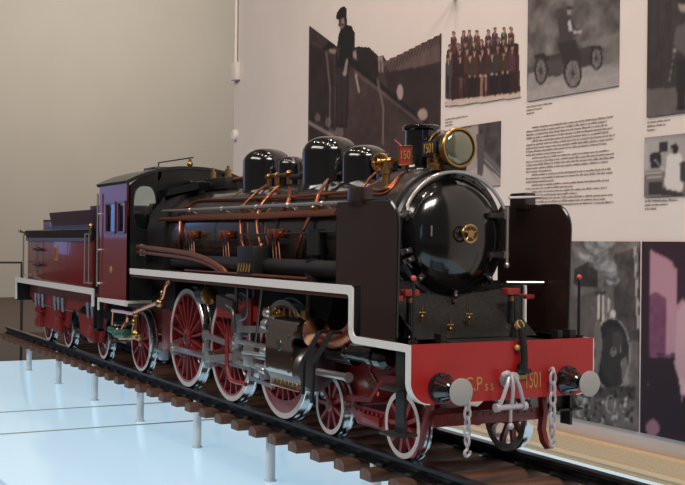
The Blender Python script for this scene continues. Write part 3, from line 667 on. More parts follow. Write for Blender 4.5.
# cab
HW = 1.41
def arch(x, hw=HW, ztop=4.35, ze=3.93, n=18, pw=3.2):
    pts = []
    for i in range(n+1):
        u = -1+2*i/n; y = u*hw; z = ztop-(ztop-ze)*abs(u)**pw; pts.append((y, z))
    return pts
ar = arch(0)
def cabface(x0, x1, mt, name, wins=True):
    # wall panel across the engine with two oval spectacle windows left open
    b = MB(); outer = [(-HW, 1.53)]+ar+[(HW, 1.53)]
    oy, oz, ry, rz = 1.045, 3.5, .255, .47; N = 32
    def ov(sy, k): t = 2*PI*k/N; c, s = math.cos(t), math.sin(t); e = .72; return (sy*oy+ry*abs(c)**e*(1 if c > 0 else -1), oz+rz*abs(s)**e*(1 if s > 0 else -1))
    for X in (x0, x1):
        for sy in (-1, 1):
            # quads between oval and a surrounding panel boundary
            def bnd(k):
                t = 2*PI*k/N; c, s = math.cos(t), math.sin(t); q = max(abs(c), abs(s)); y = sy*oy+.355*c/q; y = max(-HW, min(HW, y))
                zt = 4.35-.42*abs(y/HW)**3.2; z = oz+(.52*s/q if s < 0 else (zt-oz)*s/q); return (y, min(z, zt))
            A_ = [b.bm.verts.new((X, *ov(sy, k))) for k in range(N)]; B2 = [b.bm.verts.new((X, *bnd(k))) for k in range(N)]
            for k in range(N): b.face([A_[k], A_[(k+1) % N], B2[(k+1) % N], B2[k]])
        yin = oy-.355; zl = oz-.52
        b.face([b.bm.verts.new((X, *p)) for p in ((-HW, 1.53), (HW, 1.53), (HW, zl), (-HW, zl))])
        mid = [(-yin, zl), (yin, zl)]+[(y, 4.35-.42*abs(y/HW)**3.2) for y in np.linspace(yin, -yin, 8)]
        b.face([b.bm.verts.new((X, *p)) for p in mid])
    for sy in (-1, 1):
        A_ = [b.bm.verts.new((x0, *ov(sy, k))) for k in range(N)]; B2 = [b.bm.verts.new((x1, *ov(sy, k))) for k in range(N)]
        for k in range(N): b.face([A_[k], A_[(k+1) % N], B2[(k+1) % N], B2[k]])
    A_ = [b.bm.verts.new((x0, *p)) for p in outer]; B2 = [b.bm.verts.new((x1, *p)) for p in outer]
    for k in range(len(outer)-1): b.face([A_[k], A_[k+1], B2[k+1], B2[k]])
    f = LP(b, name, mt)
    for sy in (-1, 1):
        r = MB(); r.tube([(x1+.01, *ov(sy, k)) for k in range(N)], .016, 6, 1, True); r.build('spectacle_frame', 'satin', f)
        g = MB(); g.prism([ov(sy, k) for k in range(N)], 0, x0+.015, x0+.025); g.build('spectacle_glass', 'glass', f)
    return f
cf = cabface(-11.26, -11.2, 'cabblack', 'cab_front')
b = MB(); b.prism([(-1.36, 2.78), (-.62, 2.86), (-.60, 2.96), (-1.36, 2.90)], 0, -11.2, -11.18); LP(b, 'front_ledge', 'cabblack')
# cab side sheets with two windows each
for sy in (-1, 1):
    b = MB(); y0, y1 = sorted((sy*HW, sy*(HW-.05)))
    xs = [-13.3, -12.75, -12.05, -11.85, -11.36, -11.2]; z0, z1 = 2.98, 3.62
    b.box(-13.3, -11.2, y0, y1, 1.5, z0); b.box(-13.3, -11.28, y0, y1, z1, 4.03); b.box(-11.3, -11.2, y0, y1, z1, 3.93)
    b.box(-13.3, -12.75, y0, y1, z0, z1); b.box(-12.05, -11.85, y0, y1, z0, z1); b.box(-11.36, -11.2, y0, y1, z0, z1)
    sd = LP(b, 'cab_side', 'wine')
    yo = sy*HW
    for xa, xb in ((-12.75, -12.05), (-11.85, -11.36)):
        b = MB(); e = .035
        for (p, q) in (((xa, z0), (xb, z0)), ((xb, z0), (xb, z1)), ((xb, z1), (xa, z1)), ((xa, z1), (xa, z0))): b.obox((p[0], yo, p[1]), (q[0], yo, q[1]), .05, .05, up=(0, 1, 0))
        b.build('window_frame', 'bunker', sd)
        b = MB(); b.box(xa, xb, yo-sy*.035, yo-sy*.045, z0, z1); b.build('window_pane', 'glass', sd)
    b = MB(); b.lathe([(0, .075), (.012, .075)], (-12.35, yo, 2.18), (0, sy, 0), 16); b.build('builder_badge', 'gold', sd)
    b = MB(); b.cyl((-13.22, yo+sy*.06, 1.78), (-13.22, yo+sy*.06, 3.85), .022, n=8)
    for z in (1.85, 2.6, 3.4): b.cyl((-13.22, yo, z), (-13.22, yo+sy*.06, z), .03, n=8)
    LP(b, 'cab_handrail', 'steel')
b = MB(); ar2 = arch(0, 1.45, 4.41, 4.06, pw=2.3); ar3 = [(y*.97, z-.06) for y, z in ar2]
b.strip(ar2, ar3, 0, -13.45, -11.16); b.box(-13.0, -12.2, -.5, .5, 4.33, 4.45, .04)
LP(b, 'cab_roof', 'smoke')
b = MB(); b.box(-13.3, -11.3, -HW+.05, HW-.05, 1.5, 1.56); b.box(-13.32, -13.26, -HW, -.5, 1.5, 3.0); b.box(-13.32, -13.26, .5, HW, 1.5, 3.0); LP(b, 'cab_floor', 'wine')
b = MB(); b.box(-11.5, -11.28, -.85, .85, 1.8, 3.6); b.lathe([(0, .1), (.03, .1)], (-11.5, -.6, 3.3), (-1, 0, 0)); b.tube([(-11.6, -.8+.12*math.cos(t), 3.4+.12*math.sin(t)) for t in np.linspace(0, 6.28, 12, endpoint=False)], .02, 6, 1, True); LP(b, 'backhead', 'copperd')
# whistle and its wire on the roof
b = MB(); b.cyl((-13.4, 0, 4.4), (-13.4, 0, 4.62), .015, n=6); b.cyl((-13.4, 0, 4.62), (-11.17, 0, 4.60), .015, n=6); LP(b, 'whistle_wire', 'satin')
b = MB(); b.cyl((-11.34, 0, 4.35), (-11.34, 0, 4.52), .02); b.sphere((-11.34, 0, 4.47), .065, 1, 16); b.cyl((-11.34, 0, 4.52), (-11.34, 0, 4.58), .03); LP(b, 'bell', 'brass')
for x in (-10.0, -9.2): 
    b = MB(); b.cyl((x, 0, 4.08), (x, 0, 4.12), .075); b.cyl((x, 0, 4.12), (x, 0, 4.24), .062); b.cyl((x, 0, 4.24), (x, 0, 4.31), .03); LP(b, 'safety_valve', 'brass')
b = MB(); b.box(-10.15, -9.0, -.14, .14, 3.84, 4.09, .03); LP(b, 'valve_base', 'satin'); b = MB(); b.cyl((-9.0, .05, 4.02), (-7.6, .05, 4.06), .045); LP(b, 'pipe', 'copper')

# running boards, white edging
EY = 1.42
for sy in (-1, 1):
    b = MB(); y0, y1 = sorted((sy*(EY-.02), sy*.72)); b.box(-11.15, -1.55, y0, y1, 2.16, 2.23)
    b.box(-1.60, -1.50, y0, y1, 1.55, 2.23); b.box(-1.55, -.02, y0, y1, 1.50, 1.575)
    b.box(-13.4, -10.3, y0, y1, 1.44, 1.50)
    LP(b, 'running_board', 'darkplate')
    b = MB(); r = .1
    def rc(cx, cz, t0, t1, rr, n=5): return [(cx+rr*math.cos(t), cz+rr*math.sin(t)) for t in np.linspace(t0, t1, n)]
    top = [(-11.0, 2.24), (-1.50, 2.24)] ; 
    outer = [(-11.0, 2.24), (-1.55, 2.24)]+[(-1.49, 2.22), (-1.47, 2.18)]+[(-1.47, 1.66)]+rc(-1.38, 1.67, PI, 1.5*PI, .09)+[(0.0, 1.58)]
    inner = [(-11.0, 2.12), (-1.62, 2.12)]+[(-1.58, 2.11), (-1.565, 2.08)]+[(-1.565, 1.66)]+rc(-1.38, 1.67, PI, 1.5*PI, .185)+[(-.01, 1.485)]
    a0, a1 = sorted((sy*EY, sy*(EY-.03))); b.strip(outer, inner, 1, a0, a1)
    LP(b, 'edge_trim', 'white', 'white painted edge of the running board')
    b = MB(); o2 = [(-13.35, 1.25), (-13.35, 1.53), (-11.2, 1.56)]; i2 = [(-13.27, 1.25), (-13.27, 1.44), (-11.2, 1.44)]
    b.strip(o2, i2, 1, a0, a1)
    xs0, ys = -11.2, sy*1.42
    b.obox((-11.2, sy*1.42, 1.50), (-11.2, sy*.84, 1.50), .03, .115)
    LP(b, 'edge_trim', 'white', 'white painted edge under the cab')
b = MB(); b.box(-1.50, -.02, -EY+.02, EY-.02, 1.50, 1.575); b.box(-1.56, -1.5, -.75, .75, 1.5, 2.2); LP(b, 'front_deck', 'darkplate')
# pierced apron under the smokebox
b = MB(); N = 12
prf = [(-1.26, 2.12), (-1.2, 1.98), (-1.05, 1.8), (-.85, 1.66), (-.6, 1.585)]
L = [[b.bm.verts.new((x, y, z+(.10*(y*y) if z > 1.6 else 0))) for y in np.linspace(-.95, .95, N)] for x, z in prf]
for a2, b2 in zip(L, L[1:]):
    for i in range(N-1): b.face([a2[i], a2[i+1], b2[i+1], b2[i]])
LP(b, 'smokebox_apron', 'grid')
b = MB(); b.box(-2.3, -1.3, -.85, .85, 1.55, 2.3); LP(b, 'smokebox_saddle', 'satin')
# smoke deflectors
for sy in (-1, 1):
    y = sy*1.35; b = MB()
    po = [(-2.02, 2.24), (-2.02, 3.30), (-1.98, 3.35), (-.82, 3.35)]+[(-.74+.33*math.sin(t), 3.02+.33*math.cos(t)) for t in np.linspace(0.1, PI/2, 8)]+[(-.44, 1.58), (-1.32, 1.58), (-1.32, 2.24)]
    b.prism(po, 1, y-.02, y+.02); d = LP(b, 'smoke_deflector', 'plate')
    b = MB(); b.tube([(x, y, z) for x, z in po], .022, 6, 0, True); b.build('rim', 'black', d)
    b = MB(); b.box(-1.62, -1.26, y-.02*sy-.1, y-.02*sy+.1, 3.30, 3.54, .03); LP(b, 'deflector_vent', 'plate')
# buffer beam
def beampoly():
    p = [(-1.42, 1.585), (1.42, 1.585), (1.42, 1.15)]+[(1.42-.28+.28*math.cos(t), 1.13+.28*math.sin(t)) for t in np.linspace(0, -PI/2, 6)]
    p += [(-1.14+.28*math.cos(t), 1.13+.28*math.sin(t)) for t in np.linspace(-PI/2, -PI, 6)]; return p
b = MB(); b.prism(beampoly(), 0, -.035, 0); beam = LP(b, 'buffer_beam', 'red')
for sy in (-1, 1):
    b = MB(); o_ = [(sy*1.422, 1.58), (sy*1.422, 1.13)]+[(sy*(1.14+.285*math.cos(t)), 1.13-.285*math.sin(t)) for t in np.linspace(0, PI/2, 7)]
    i_ = [(y*.99, z) for y, z in o_]
    b.strip(o_, [(y-sy*.012, z+.012*(z < 1.1)) for y, z in o_], 0, -.11, .002); b.build('edge_trim', 'white', beam, label='white edge of the red beam')
text('railway_lettering', 'C.P', .25, (FRONT, (.004, -.50, 1.06)), 'gold', beam, squeeze=.72)
text('railway_lettering', 's s', .19, (FRONT, (.004, -.26, 1.035)), 'gold', beam, squeeze=.7)
text('beam_number', '1501', .29, (FRONT, (.004, .425, 1.065)), 'gold', beam, squeeze=.50)
for sy in (-1, 1):
    yb, zb = sy*.98, 1.05; b = MB()
    b.lathe([(0, .185), (.035, .185), (.04, .16), (.10, .135), (.24, .10), (.26, .075)], (0, yb, zb), (1, 0, 0), 32)
    for k in range(8): t = 2*PI*k/8+.2; b.cyl((.03, yb+.165*math.cos(t), zb+.165*math.sin(t)), (.055, yb+.165*math.cos(t), zb+.165*math.sin(t)), .018, n=8)
    bf = LP(b, 'buffer', 'black')
    b = MB(); b.cyl((.2, yb, zb), (.41, yb, zb), .045); b.build('buffer_stem', 'black', bf)
    b = MB(); b.lathe([(0, .05), (.015, .15), (.03, .162), (.045, .162), (.055, .13), (.062, .01)], (.40, yb, zb), (1, 0, 0), 40); b.build('buffer_head', 'grey', bf, label='pale grey round buffer face', ang=50)
# screw coupling
b = MB(); b.lathe([(0, .1), (.02, .1)], (0, 0, 1.1), (1, 0, 0)); b.tube([(.05, -.08, 1.12), (.12, -.13, 1.18), (.13, -.06, 1.2), (.06, .0, 1.12)], .032)
for y in (-.1, .0, .1): b.tube([(.1, y*.3, 1.18), (.14, y*.9, 1.05), (.13, y*1.6, .86), (.1, y*1.9, .77)], .026)
b.cyl((.1, -.2, .77), (.1, .2, .77), .035); b.cyl((.1, -.24, .77), (.1, -.18, .77), .055); b.cyl((.1, .18, .77), (.1, .24, .77), .055)
b.cyl((.1, 0, .77), (.1, 0, .58), .022); b.sphere((.1, 0, .53), .045, 1, 10); b.lathe([(0, .07), (.05, .07)], (.05, .06, 1.13), (1, 0, 0)); LP(b, 'screw_coupling', 'link')
def chain(y, z0, z1, x=.08):
    b = MB(); n = 6; hl_ = (z0-z1-.14)/n
    for k in range(n):
        zc = z0-hl_*(k+.5); R_, w_ = hl_*.62, .042; pts = []
        for t in np.linspace(0, 2*PI, 12, endpoint=False):
            u, v = w_*math.cos(t), R_*math.sin(t)
            pts.append((x+(u if k % 2 else 0), y+(0 if k % 2 else u), zc+v))
        b.tube(pts, .019, 6, 1, True)
    z = z1+.14; b.tube([(x, y, z), (x, y+.0, z-.05), (x, y-.035, z-.09), (x, y-.015, z-.14), (x, y+.035, z-.12), (x, y+.045, z-.075)], .020, 6, 3)
    b.tube([(x-.06, y, z0+.02), (x-.01, y, z0+.06), (x+.02, y, z0)], .024, 6); LP(b, 'safety_chain', 'link')
chain(-.64, 1.0, .2); chain(.68, 1.16, .22)
# brake hose on the beam
b = MB(); b.tube([(-.1, .17, 1.62), (-.05, .17, 1.78), (.02, .18, 1.80), (.06, .2, 1.66), (.08, .22, 1.4), (.08, .22, 1.2)], .045); b.cyl((.08, .1, 1.2), (.08, .32, 1.2), .03); b.cyl((.06, .2, 1.16), (.06, .2, 1.3), .055)
hs = LP(b, 'brake_hose', 'satin'); b = MB(); b.cyl((.0, .18, 1.77), (.05, .18, 1.80), .06); b.build('hose_cap', 'gold', hs); b = MB(); b.sphere((.04, .14, 1.5), .04, 1, 8); b.build('hose_valve', 'gold', hs); b = MB(); b.box(0, .02, .16, .3, 1.10, 1.16); b.build('hose_clip', 'gold', hs)
# marker posts, lamp irons, small brass cocks on the deck
for sy in (-1, 1):
    b = MB(); b.cyl((-.15, sy*1.29, 1.58), (-.15, sy*1.29, 2.36), .022, .018, n=8); b.cyl((-.15, sy*1.29, 1.58), (-.15, sy*1.29, 1.62), .06); mr = LP(b, 'marker_rod', 'satin')
    b = MB(); b.sphere((-.15, sy*1.29, 2.38), .035, 1, 10); b.build('rod_tip', 'pink', mr)
    yy = -.88 if sy < 0 else .74; b = MB(); b.lathe([(0, .09), (.05, .06), (.35, .05), (.62, .045)], (-.9, yy, 1.58), (0, 0, 1), 16); lc = LP(b, 'lamp_iron', 'black')
    b = MB(); b.box(-.97, -.83, yy-.11, yy+.11, 2.12, 2.21, .02); ys = yy+(-.2 if sy < 0 else .3); b.box(-.94, -.86, ys-.07, ys+.07, 2.06, 2.12, .01); b.cyl((-.9, ys, 2.1), (-.9, yy, 2.13), .018, n=6); b.build('red_top', 'redplate', lc)
    b = MB(); b.lathe([(0, .048), (.1, .048)], (-.9, yy, 2.0), (0, 0, 1), 16); b.build('brass_collar', 'brass', lc)
    b = MB(); b.box(-1.3, -1.1, sy*1.0-.14, sy*1.0+.14, 1.58, 1.62); LP(b, 'deck_plate', 'satin')
for (yy, zz, X) in ((-.66, 1.88, -.95), (-.3, 1.72, -.82), (.05, 1.85, -.9)):
    b = MB(); b.cyl((X, yy, zz-.12), (X, yy, zz+.12), .014, n=8); b.cyl((X, yy-.05, zz+.02), (X, yy+.05, zz+.02), .013, n=6); b.sphere((X, yy, zz-.03), .028, 1, 8); b.cyl((X-.2, yy, zz-.08), (X, yy, zz-.08), .014, n=6); LP(b, 'drain_cock', 'brass')
for ya, yb_ in ((-.92, -.84), (.90, .98), (1.1, 1.2)): b = MB(); b.box(-.25, -.1, ya, yb_, 1.575, 1.69); LP(b, 'deck_bracket', 'satin')
# front steps
for sy in (-1, 1):
    b = MB(); b.box(-.50, -.30, sy*1.3-.02, sy*1.3+.02, .40, 1.52); y0, y1 = sorted((sy*1.2, sy*1.5))
    b.box(-.66, -.26, sy*1.3-.16, sy*1.3+.16, .98, 1.02, .008); b.box(-.66, -.26, sy*1.3-.16, sy*1.3+.16, .42, .46, .008) if sy < 0 else b.prism([(1.16, .9), (1.38, .9), (1.42, .74), (1.5, .62), (1.06, .62), (1.14, .74)], 0, -.52, -.40)
    if sy > 0: b.box(-.6, -.3, 1.1, 1.5, .59, .62)
    LP(b, 'footstep', 'darkplate')

# cylinders and motion
def cylinders(sy):
    Y = sy*1.2
    b = MB(); b.lathe([(0, .2), (0, .3), (.04, .33), (1.0, .33), (1.06, .3), (1.1, .12)], (-3.95, Y, .98), (1, 0, 0), 40)
    cy = LP(b, 'cylinder', 'steeld')
    b = MB(); yo = sy*1.545
    prf = [(Y+sy*.05, 1.70), (Y+sy*.18, 1.675), (Y+sy*.28, 1.58), (yo, 1.42), (yo, .96), (yo-sy*.02, .88)]
    b.strip(prf, [(p[0]-sy*.025, p[1]-.012) for p in prf], 0, -3.92, -3.02); b.build('cylinder_jacket', 'sheet', cy)
    b = MB(); b.lathe([(0, .09), (.006, .085), (.012, .01)], (-3.45, yo, 1.3), (0, sy, 0), 20)
    for X in (-3.85, -3.1):
        for z in (.94, 1.45): b.cyl((X, yo, z), (X, yo+sy*.015, z), .02, n=8)
    b.build('jacket_badge', 'steeld', cy)
    b = MB(); b.lathe([(0, .17), (.0, .2), (1.25, .2), (1.26, .215), (1.3, .215)], (-4.3, Y-sy*.02, 1.5), (1, 0, 0), 32); vc = LP(b, 'valve_chest', 'steeld')
    b = MB(); b.lathe([(0, .225), (.03, .22), (.10, .05), (.11, .01)], (-3.0, Y-sy*.02, 1.5), (1, 0, 0), 32); b.build('copper_cover', 'coppermir', vc, label='polished copper end cover')
    b = MB(); b.cyl((-4.35, Y, 1.62), (-3.9, Y, 1.74), .05); b.build('valve_fitting', 'brass', vc); b = MB(); b.cyl((-3.3, Y, 1.68), (-3.3, Y, 1.80), .05); b.build('valve_fitting', 'brass', vc)
    for i in range(5): b = MB(); b.cyl((-4.2+.2*i, Y, 1.68), (-4.2+.2*i, Y, 1.80), .018, n=8); b.build('valve_fitting', 'brass', vc)
    b = MB(); b.cyl((-2.95, Y, .95), (-1.95, Y, .97), .055); b.cyl((-1.97, Y, .97), (-1.93, Y, .97), .07); LP(b, 'tail_rod_cover', 'steel')
    for P0 in (((319.6, 332), (304, 360), (302.6, 394)), ((331, 333), (313.4, 363), (312, 403))):
        b = MB(); Q = [at(px, py, 1, -1.52) for px, py in P0]
        for q in Q: q.y *= -sy
        b.obox(Q[0], Q[1], .04, .06); b.obox(Q[1], Q[2], .04, .06, up=(1, 0, 0)); b.obox(Q[0], (Q[0].x, sy*1.36, Q[0].z), .04, .04)
        LP(b, 'support_strap', 'satin')
    b = MB(); b.box(-3.9, -2.95, sy*1.44-.03, sy*1.44+.03, .66, .70, .01); pc = LP(b, 'drain_pipe', 'coppermir')
    for i in range(7): b = MB(); b.cyl((-3.8+.13*i, sy*1.44, .7), (-3.8+.13*i, sy*1.44, .84), .02, n=8); b.sphere((-3.8+.13*i, sy*1.45, .77), .026, 1, 8); b.build('drain_valve', 'brass', pc)
    # slide bars, crosshead, piston rod
    b = MB(); b.box(-5.75, -3.98, Y-.06, Y+.06, 1.12, 1.19, .01); b.box(-5.75, -3.98, Y-.06, Y+.06, .78, .84, .01); b.box(-5.8, -5.7, Y-.1, Y+.1, .76, 1.24); LP(b, 'slide_bar', 'steel')
    b = MB(); b.box(-5.35, -5.0, Y-.1, Y+.1, .80, 1.16, .02); b.cyl((-5.0, Y, .98), (-3.95, Y, .98), .05); LP(b, 'crosshead', 'steel')
    # rods
    pins = [(x+PX, .95+PZ) for x in (-9.0, -6.83, -4.68)]
    yc = sy*1.03; b = MB()
    for (xa, za), (xb, zb) in zip(pins, pins[1:]):
        b.obox((xa, yc, za), (xb, yc, zb), .06, .10); b.obox((xa+.2, yc-sy*.035, za), (xb-.2, yc-sy*.035, zb), .01, .05)
    for xa, za in pins: b.lathe([(-.05, .13), (.05, .13)], (xa, yc, za), (0, 1, 0), 24); b.lathe([(0, .05), (.04, .05)], (xa, yc+sy*.04, za), (0, sy, 0), 12); b.cyl((xa, yc, za), (xa, sy*.86, za), .06)
    LP(b, 'coupling_rod', 'steel')
    b = MB(); xa, za = pins[1]; yr = sy*1.16; b.obox((xa, yr, za), (-5.2, yr, .98), .06, .12); b.lathe([(-.05, .15), (.05, .15)], (xa, yr, za), (0, 1, 0), 24); b.lathe([(-.05, .1), (.05, .1)], (-5.2, yr, .98), (0, 1, 0), 24); b.cyl((xa, yr+sy*.1, za), (xa, yc, za), .06); LP(b, 'connecting_rod', 'steel')
    b = MB(); xr, zr = xa+.08, za+.44; b.obox((xa, yr+sy*.08, za), (xr, yr+sy*.08, zr), .05, .11, up=(1, 0, 0)); b.lathe([(-.04, .09), (.04, .09)], (xr, yr+sy*.1, zr), (0, 1, 0), 16); LP(b, 'return_crank', 'steel')
    lx, lz = -5.75, 1.30                                # expansion link
    b = MB(); b.obox((xr, yr+sy*.12, zr), (lx-.05, yr+sy*.12, lz-.22), .05, .09); b.lathe([(-.04, .08), (.04, .08)], (lx-.05, yr+sy*.12, lz-.22), (0, 1, 0), 16); LP(b, 'eccentric_rod', 'steel')
    b = MB(); o_ = [(lx+.06*math.cos(t)*1.0+.05*math.sin(3.0*t)*0, 0) for t in (0,)]
    arc = [(lx-.05+.10*(1-(u*u)), lz+u*.32) for u in np.linspace(-1, 1, 9)]
    b.strip([(x+.065, z) for x, z in arc], [(x-.065, z) for x, z in arc], 1, yr-.02, yr+sy*.12 if sy > 0 else yr-.12); b.lathe([(-.1, .09), (.1, .09)], (lx, yr, lz), (0, 1, 0), 16); LP(b, 'expansion_link', 'bluemetal')
    b = MB(); b.obox((lx+.02, yr+sy*.06, lz+.06), (-4.15, yr+sy*.06, 1.46), .05, .11); LP(b, 'radius_rod', 'steel')
    b = MB(); b.obox((-4.2, yr+sy*.1, 1.60), (-4.28, yr+sy*.1, .55), .05, .09, up=(1, 0, 0)); b.obox((-4.28, yr+sy*.1, .58), (-5.1, yr+sy*.1, .62), .04, .06); b.obox((-5.1, yr+sy*.1, .58), (-5.15, yr+sy*.06, .95), .05, .08, up=(1, 0, 0)); LP(b, 'combination_lever', 'steel')
    b = MB(); b.obox((-7.2, sy*.98, 1.60), (-5.3, sy*1.0, 1.62), .08, .26); b.obox((-5.9, sy*1.02, 1.62), (-5.55, sy*1.02, 1.62), .12, .5); LP(b, 'motion_bracket', 'frame')
    b = MB(); yj = sy*1.34; b.tube([(-5.93, yj, 1.28), (-5.93, yj, .9), (-5.88, yj, .66), (-5.7, yj, .52), (-5.25, sy*1.28, .50)], .036, 8); LP(b, 'link_bracket', 'frame')
    b = MB(); b.obox((-6.4, sy*1.3, 1.8), (-5.7, sy*1.3, 1.72), .1, .2); b.tube([(-5.95, sy*1.33, 1.76), (-5.72, sy*1.33, 1.66), (-5.66, sy*1.33, 1.3)], .035); b.tube([(-5.2, sy*1.3, 2.15), (-5.2, sy*1.3, 1.62), (-5.6, sy*1.3, 1.5)], .022); b.cyl((-4.7, sy*1.25, 2.15), (-4.95, sy*1.25, 1.2), .025); b.cyl((-5.75, sy*1.25, 2.15), (-5.75, sy*1.25, 1.62), .035); LP(b, 'reversing_lever', 'steeld')
    b = MB()
    for (x, z, r) in ((-4.45, 1.52, .09), (-4.3, 1.36, .07), (-4.42, 1.7, .07), (-4.1, 1.2, .06), (-4.5, 1.1, .08), (-4.35, .9, .07), (-4.6, .8, .06), (-4.05, .78, .07)): b.lathe([(-.1, r*.7), (-.07, r), (.07, r), (.1, r*.6)], (x, sy*1.28, z), (1, 0, 0), 14)
    b.cyl((-4.8, sy*1.3, .86), (-4.0, sy*1.3, .86), .03); b.cyl((-5.3, sy*1.32, 1.02), (-4.2, sy*1.32, 1.06), .03); LP(b, 'gland', 'steel')
    for i in range(8): b = MB(); b.sphere((-4.6+.08*i, sy*1.26, 1.72+.03*(i % 3)), .024, 1, 8); b.cyl((-4.6+.08*i, sy*1.26, 1.6), (-4.6+.08*i, sy*1.26, 1.78), .018, n=6); LP(b, 'oil_cup', 'brass')
    # steam pipe and air cylinder
    b = MB(); b.tube([(-3.2, sy*1.0, 1.45), (-2.75, sy*1.12, 1.43), (-2.35, sy*1.15, 1.45), (-2.0, sy*1.12, 1.58), (-1.82, sy*1.05, 1.85), (-1.75, sy*.95, 2.1)], .125, 16); LP(b, 'steam_pipe', 'copper')
    b = MB(); b.cyl((-2.75, sy*1.05, 1.22), (-2.0, sy*1.05, 1.22), .11, n=24); b.lathe([(0, .125), (.06, .125), (.07, .11), (.66, .11), (.68, .14), (.78, .14), (.8, .09), (.86, .09), (.88, .15), (1.05, .15), (1.12, .08)], (-2.12, sy*1.1, 1.30), (1, 0, 0), 28); LP(b, 'air_cylinder', 'black')
    b = MB(); b.cyl((-2.3, sy*1.12, 1.38), (-1.45, sy*1.12, 1.46), .03); LP(b, 'polished_pipe', 'steel')
    b = MB(); b.tube([(-2.02, sy*.82, 1.2), (-2.0, sy*.82, 1.05), (-1.88, sy*.82, .95), (-1.8, sy*.82, .88), (-1.8, sy*.82, .72)], .02); LP(b, 'lubricator_pipe', 'coppermir')
cylinders(-1)
cylinders(1)
b = MB(); b.lathe([(0, .16), (.03, .17), (.30, .17), (.31, .14)], (-7.9, -1.02, 1.83), (1, .0, 0), 24); brv = LP(b, 'brake_reservoir', 'satin'); b = MB(); b.lathe([(0, .165), (.03, .17), (.04, .15), (.05, .02)], (-7.58, -1.02, 1.83), (1, 0, 0), 24); b.build('reservoir_cap', 'brass', brv)
for X in (-7.78, -5.6, -3.6): b = MB(); b.cyl((X, -1.0, 1.2), (X, -1.0, 2.16), .03); b.box(X-.05, X+.05, -1.04, -.86, .95, 1.3); LP(b, 'brake_hanger', 'steeld')
b = MB(); b.box(-11.1, -1.6, -1.36, -1.30, 2.06, 2.12); LP(b, 'valance_rail', 'copperd')

# pipework along the boiler
def pp3(pts, R=.955): return [hug(x, y, R) for x, y in pts]
b = MB(); b.tube(pp3([(161, 219.5), (200, 218), (260, 216.5), (300, 214.6), (337, 213)], 1.0), .045, 8, 3); b.tube(pp3([(182, 216.5), (200, 215.5), (260, 214), (300, 212), (337, 210.4)], .99), .028, 8, 3); LP(b, 'pipe', 'copper', 'thick copper pipe along the boiler side')
b = MB(); b.tube(pp3([(164, 208.5), (184, 208.2), (198, 200.8), (230, 199.2), (280, 197.3), (320, 194.5), (358, 190.8), (370, 186.5), (383, 180)], .95), .026, 8, 3); LP(b, 'pipe', 'copper', 'thin copper pipe high on the boiler')
b = MB(); b.tube(pp3([(163, 211.2), (200, 209.4), (260, 206.5), (300, 204.6), (345, 202.6)], 1.03), .03, 8, 2)
for px, py in ((190, 210), (222, 208.6), (256, 206.8), (288, 205.2), (322, 203.6)): q = hug(px, py, 1.03); b.sphere(q, .045, 1, 8); e = Vector((q.x, q.y*.86, 2.9+(q.z-2.9)*.86)); b.cyl(q, e, .02, n=6)
LP(b, 'boiler_handrail', 'steel')
for pts, r in (([(270, 183), (256, 193), (243, 207), (240.5, 222), (241.5, 240), (247, 256), (249.5, 272)], .024),
               ([(279, 186), (268, 197), (259, 210), (257, 226), (260, 243), (262.5, 256), (262, 273)], .027),
               ([(290, 188), (289, 200), (284, 209), (276, 214), (262, 216.5)], .034),
               ([(345, 173), (331, 177), (321, 190), (314, 208), (304, 228), (298, 247), (296, 262), (297, 271)], .03),
               ([(416, 168), (400, 176), (390, 187), (380, 190.5), (372, 189)], .024),
               ([(180.5, 221), (180, 240), (181.5, 268)], .032),
               ([(383, 167), (370, 178), (362, 188), (350, 191)], .020),
               ([(404, 172), (396, 182), (386, 193), (372, 194)], .020)):
    b = MB(); b.tube(pp3(pts, .97), r, 8, 4); LP(b, 'pipe', 'copper')
for px, py in ((243, 207), (259, 214), (314, 208), (262, 246)):
    q = hug(px, py, 1.0); b = MB(); b.sphere(q, .05, 1, 10); b.cyl(q+Vector((-.07, 0, 0)), q+Vector((.07, 0, 0)), .035, n=8); LP(b, 'pipe_union', 'brass')
b = MB()
for px, py in ((269, 181), (277, 180), (289, 178)):
    q = hug(px, py+6, .95); b.cyl(q, q+Vector((0, 0, .20)), .04, n=12); b.cyl(q+Vector((-.12, 0, .18)), q+Vector((.12, 0, .18)), .032, n=8); b.sphere(q+Vector((0, 0, .18)), .06, 1, 10)
q = hug(280, 186, .95); b.cyl(q+Vector((-.4, 0, .2)), q+Vector((.3, 0, .18)), .03); LP(b, 'steam_manifold', 'brass')
b = MB(); q = hug(297, 184, .95); b.cyl(q+Vector((-.2, 0, .12)), q+Vector((.7, 0, .12)), .05); b.sphere(q+Vector((.3, 0, .14)), .09, 1, 10); b.cyl(q+Vector((.35, 0, -.05)), q+Vector((.35, 0, .25)), .07); LP(b, 'steam_valve', 'satin')
# brass pump valve with a wheel
q = hug(386, 187, .93); b = MB(); b.cyl(q+Vector((0, 0, -.08)), q+Vector((0, 0, .36)), .055, n=16); b.cyl(q+Vector((0, 0, -.1)), q+Vector((0, 0, -.02)), .11); b.cyl(q+Vector((0, 0, .18)), q+Vector((0, 0, .24)), .08)
b.cyl(q+Vector((-.08, -.04, .36)), q+Vector((.1, .04, .36)), .05)
qq = q+Vector((-.06, -.05, .34)); b.lathe([(-.02, .10), (-.02, .125), (.02, .14), (.05, .125), (.05, .10)], qq, (.55, -.83, 0), 24, close=True); b.lathe([(-.03, .03), (-.03, .045), (.06, .045), (.07, .02)], qq, (.55, -.83, 0), 12)
for k in range(8): t = 2*PI*k/8; b.cyl(qq, qq+Vector((.83*math.cos(t), .55*math.cos(t), math.sin(t)))*.12, .02, n=6)
LP(b, 'brass_valve', 'brass')
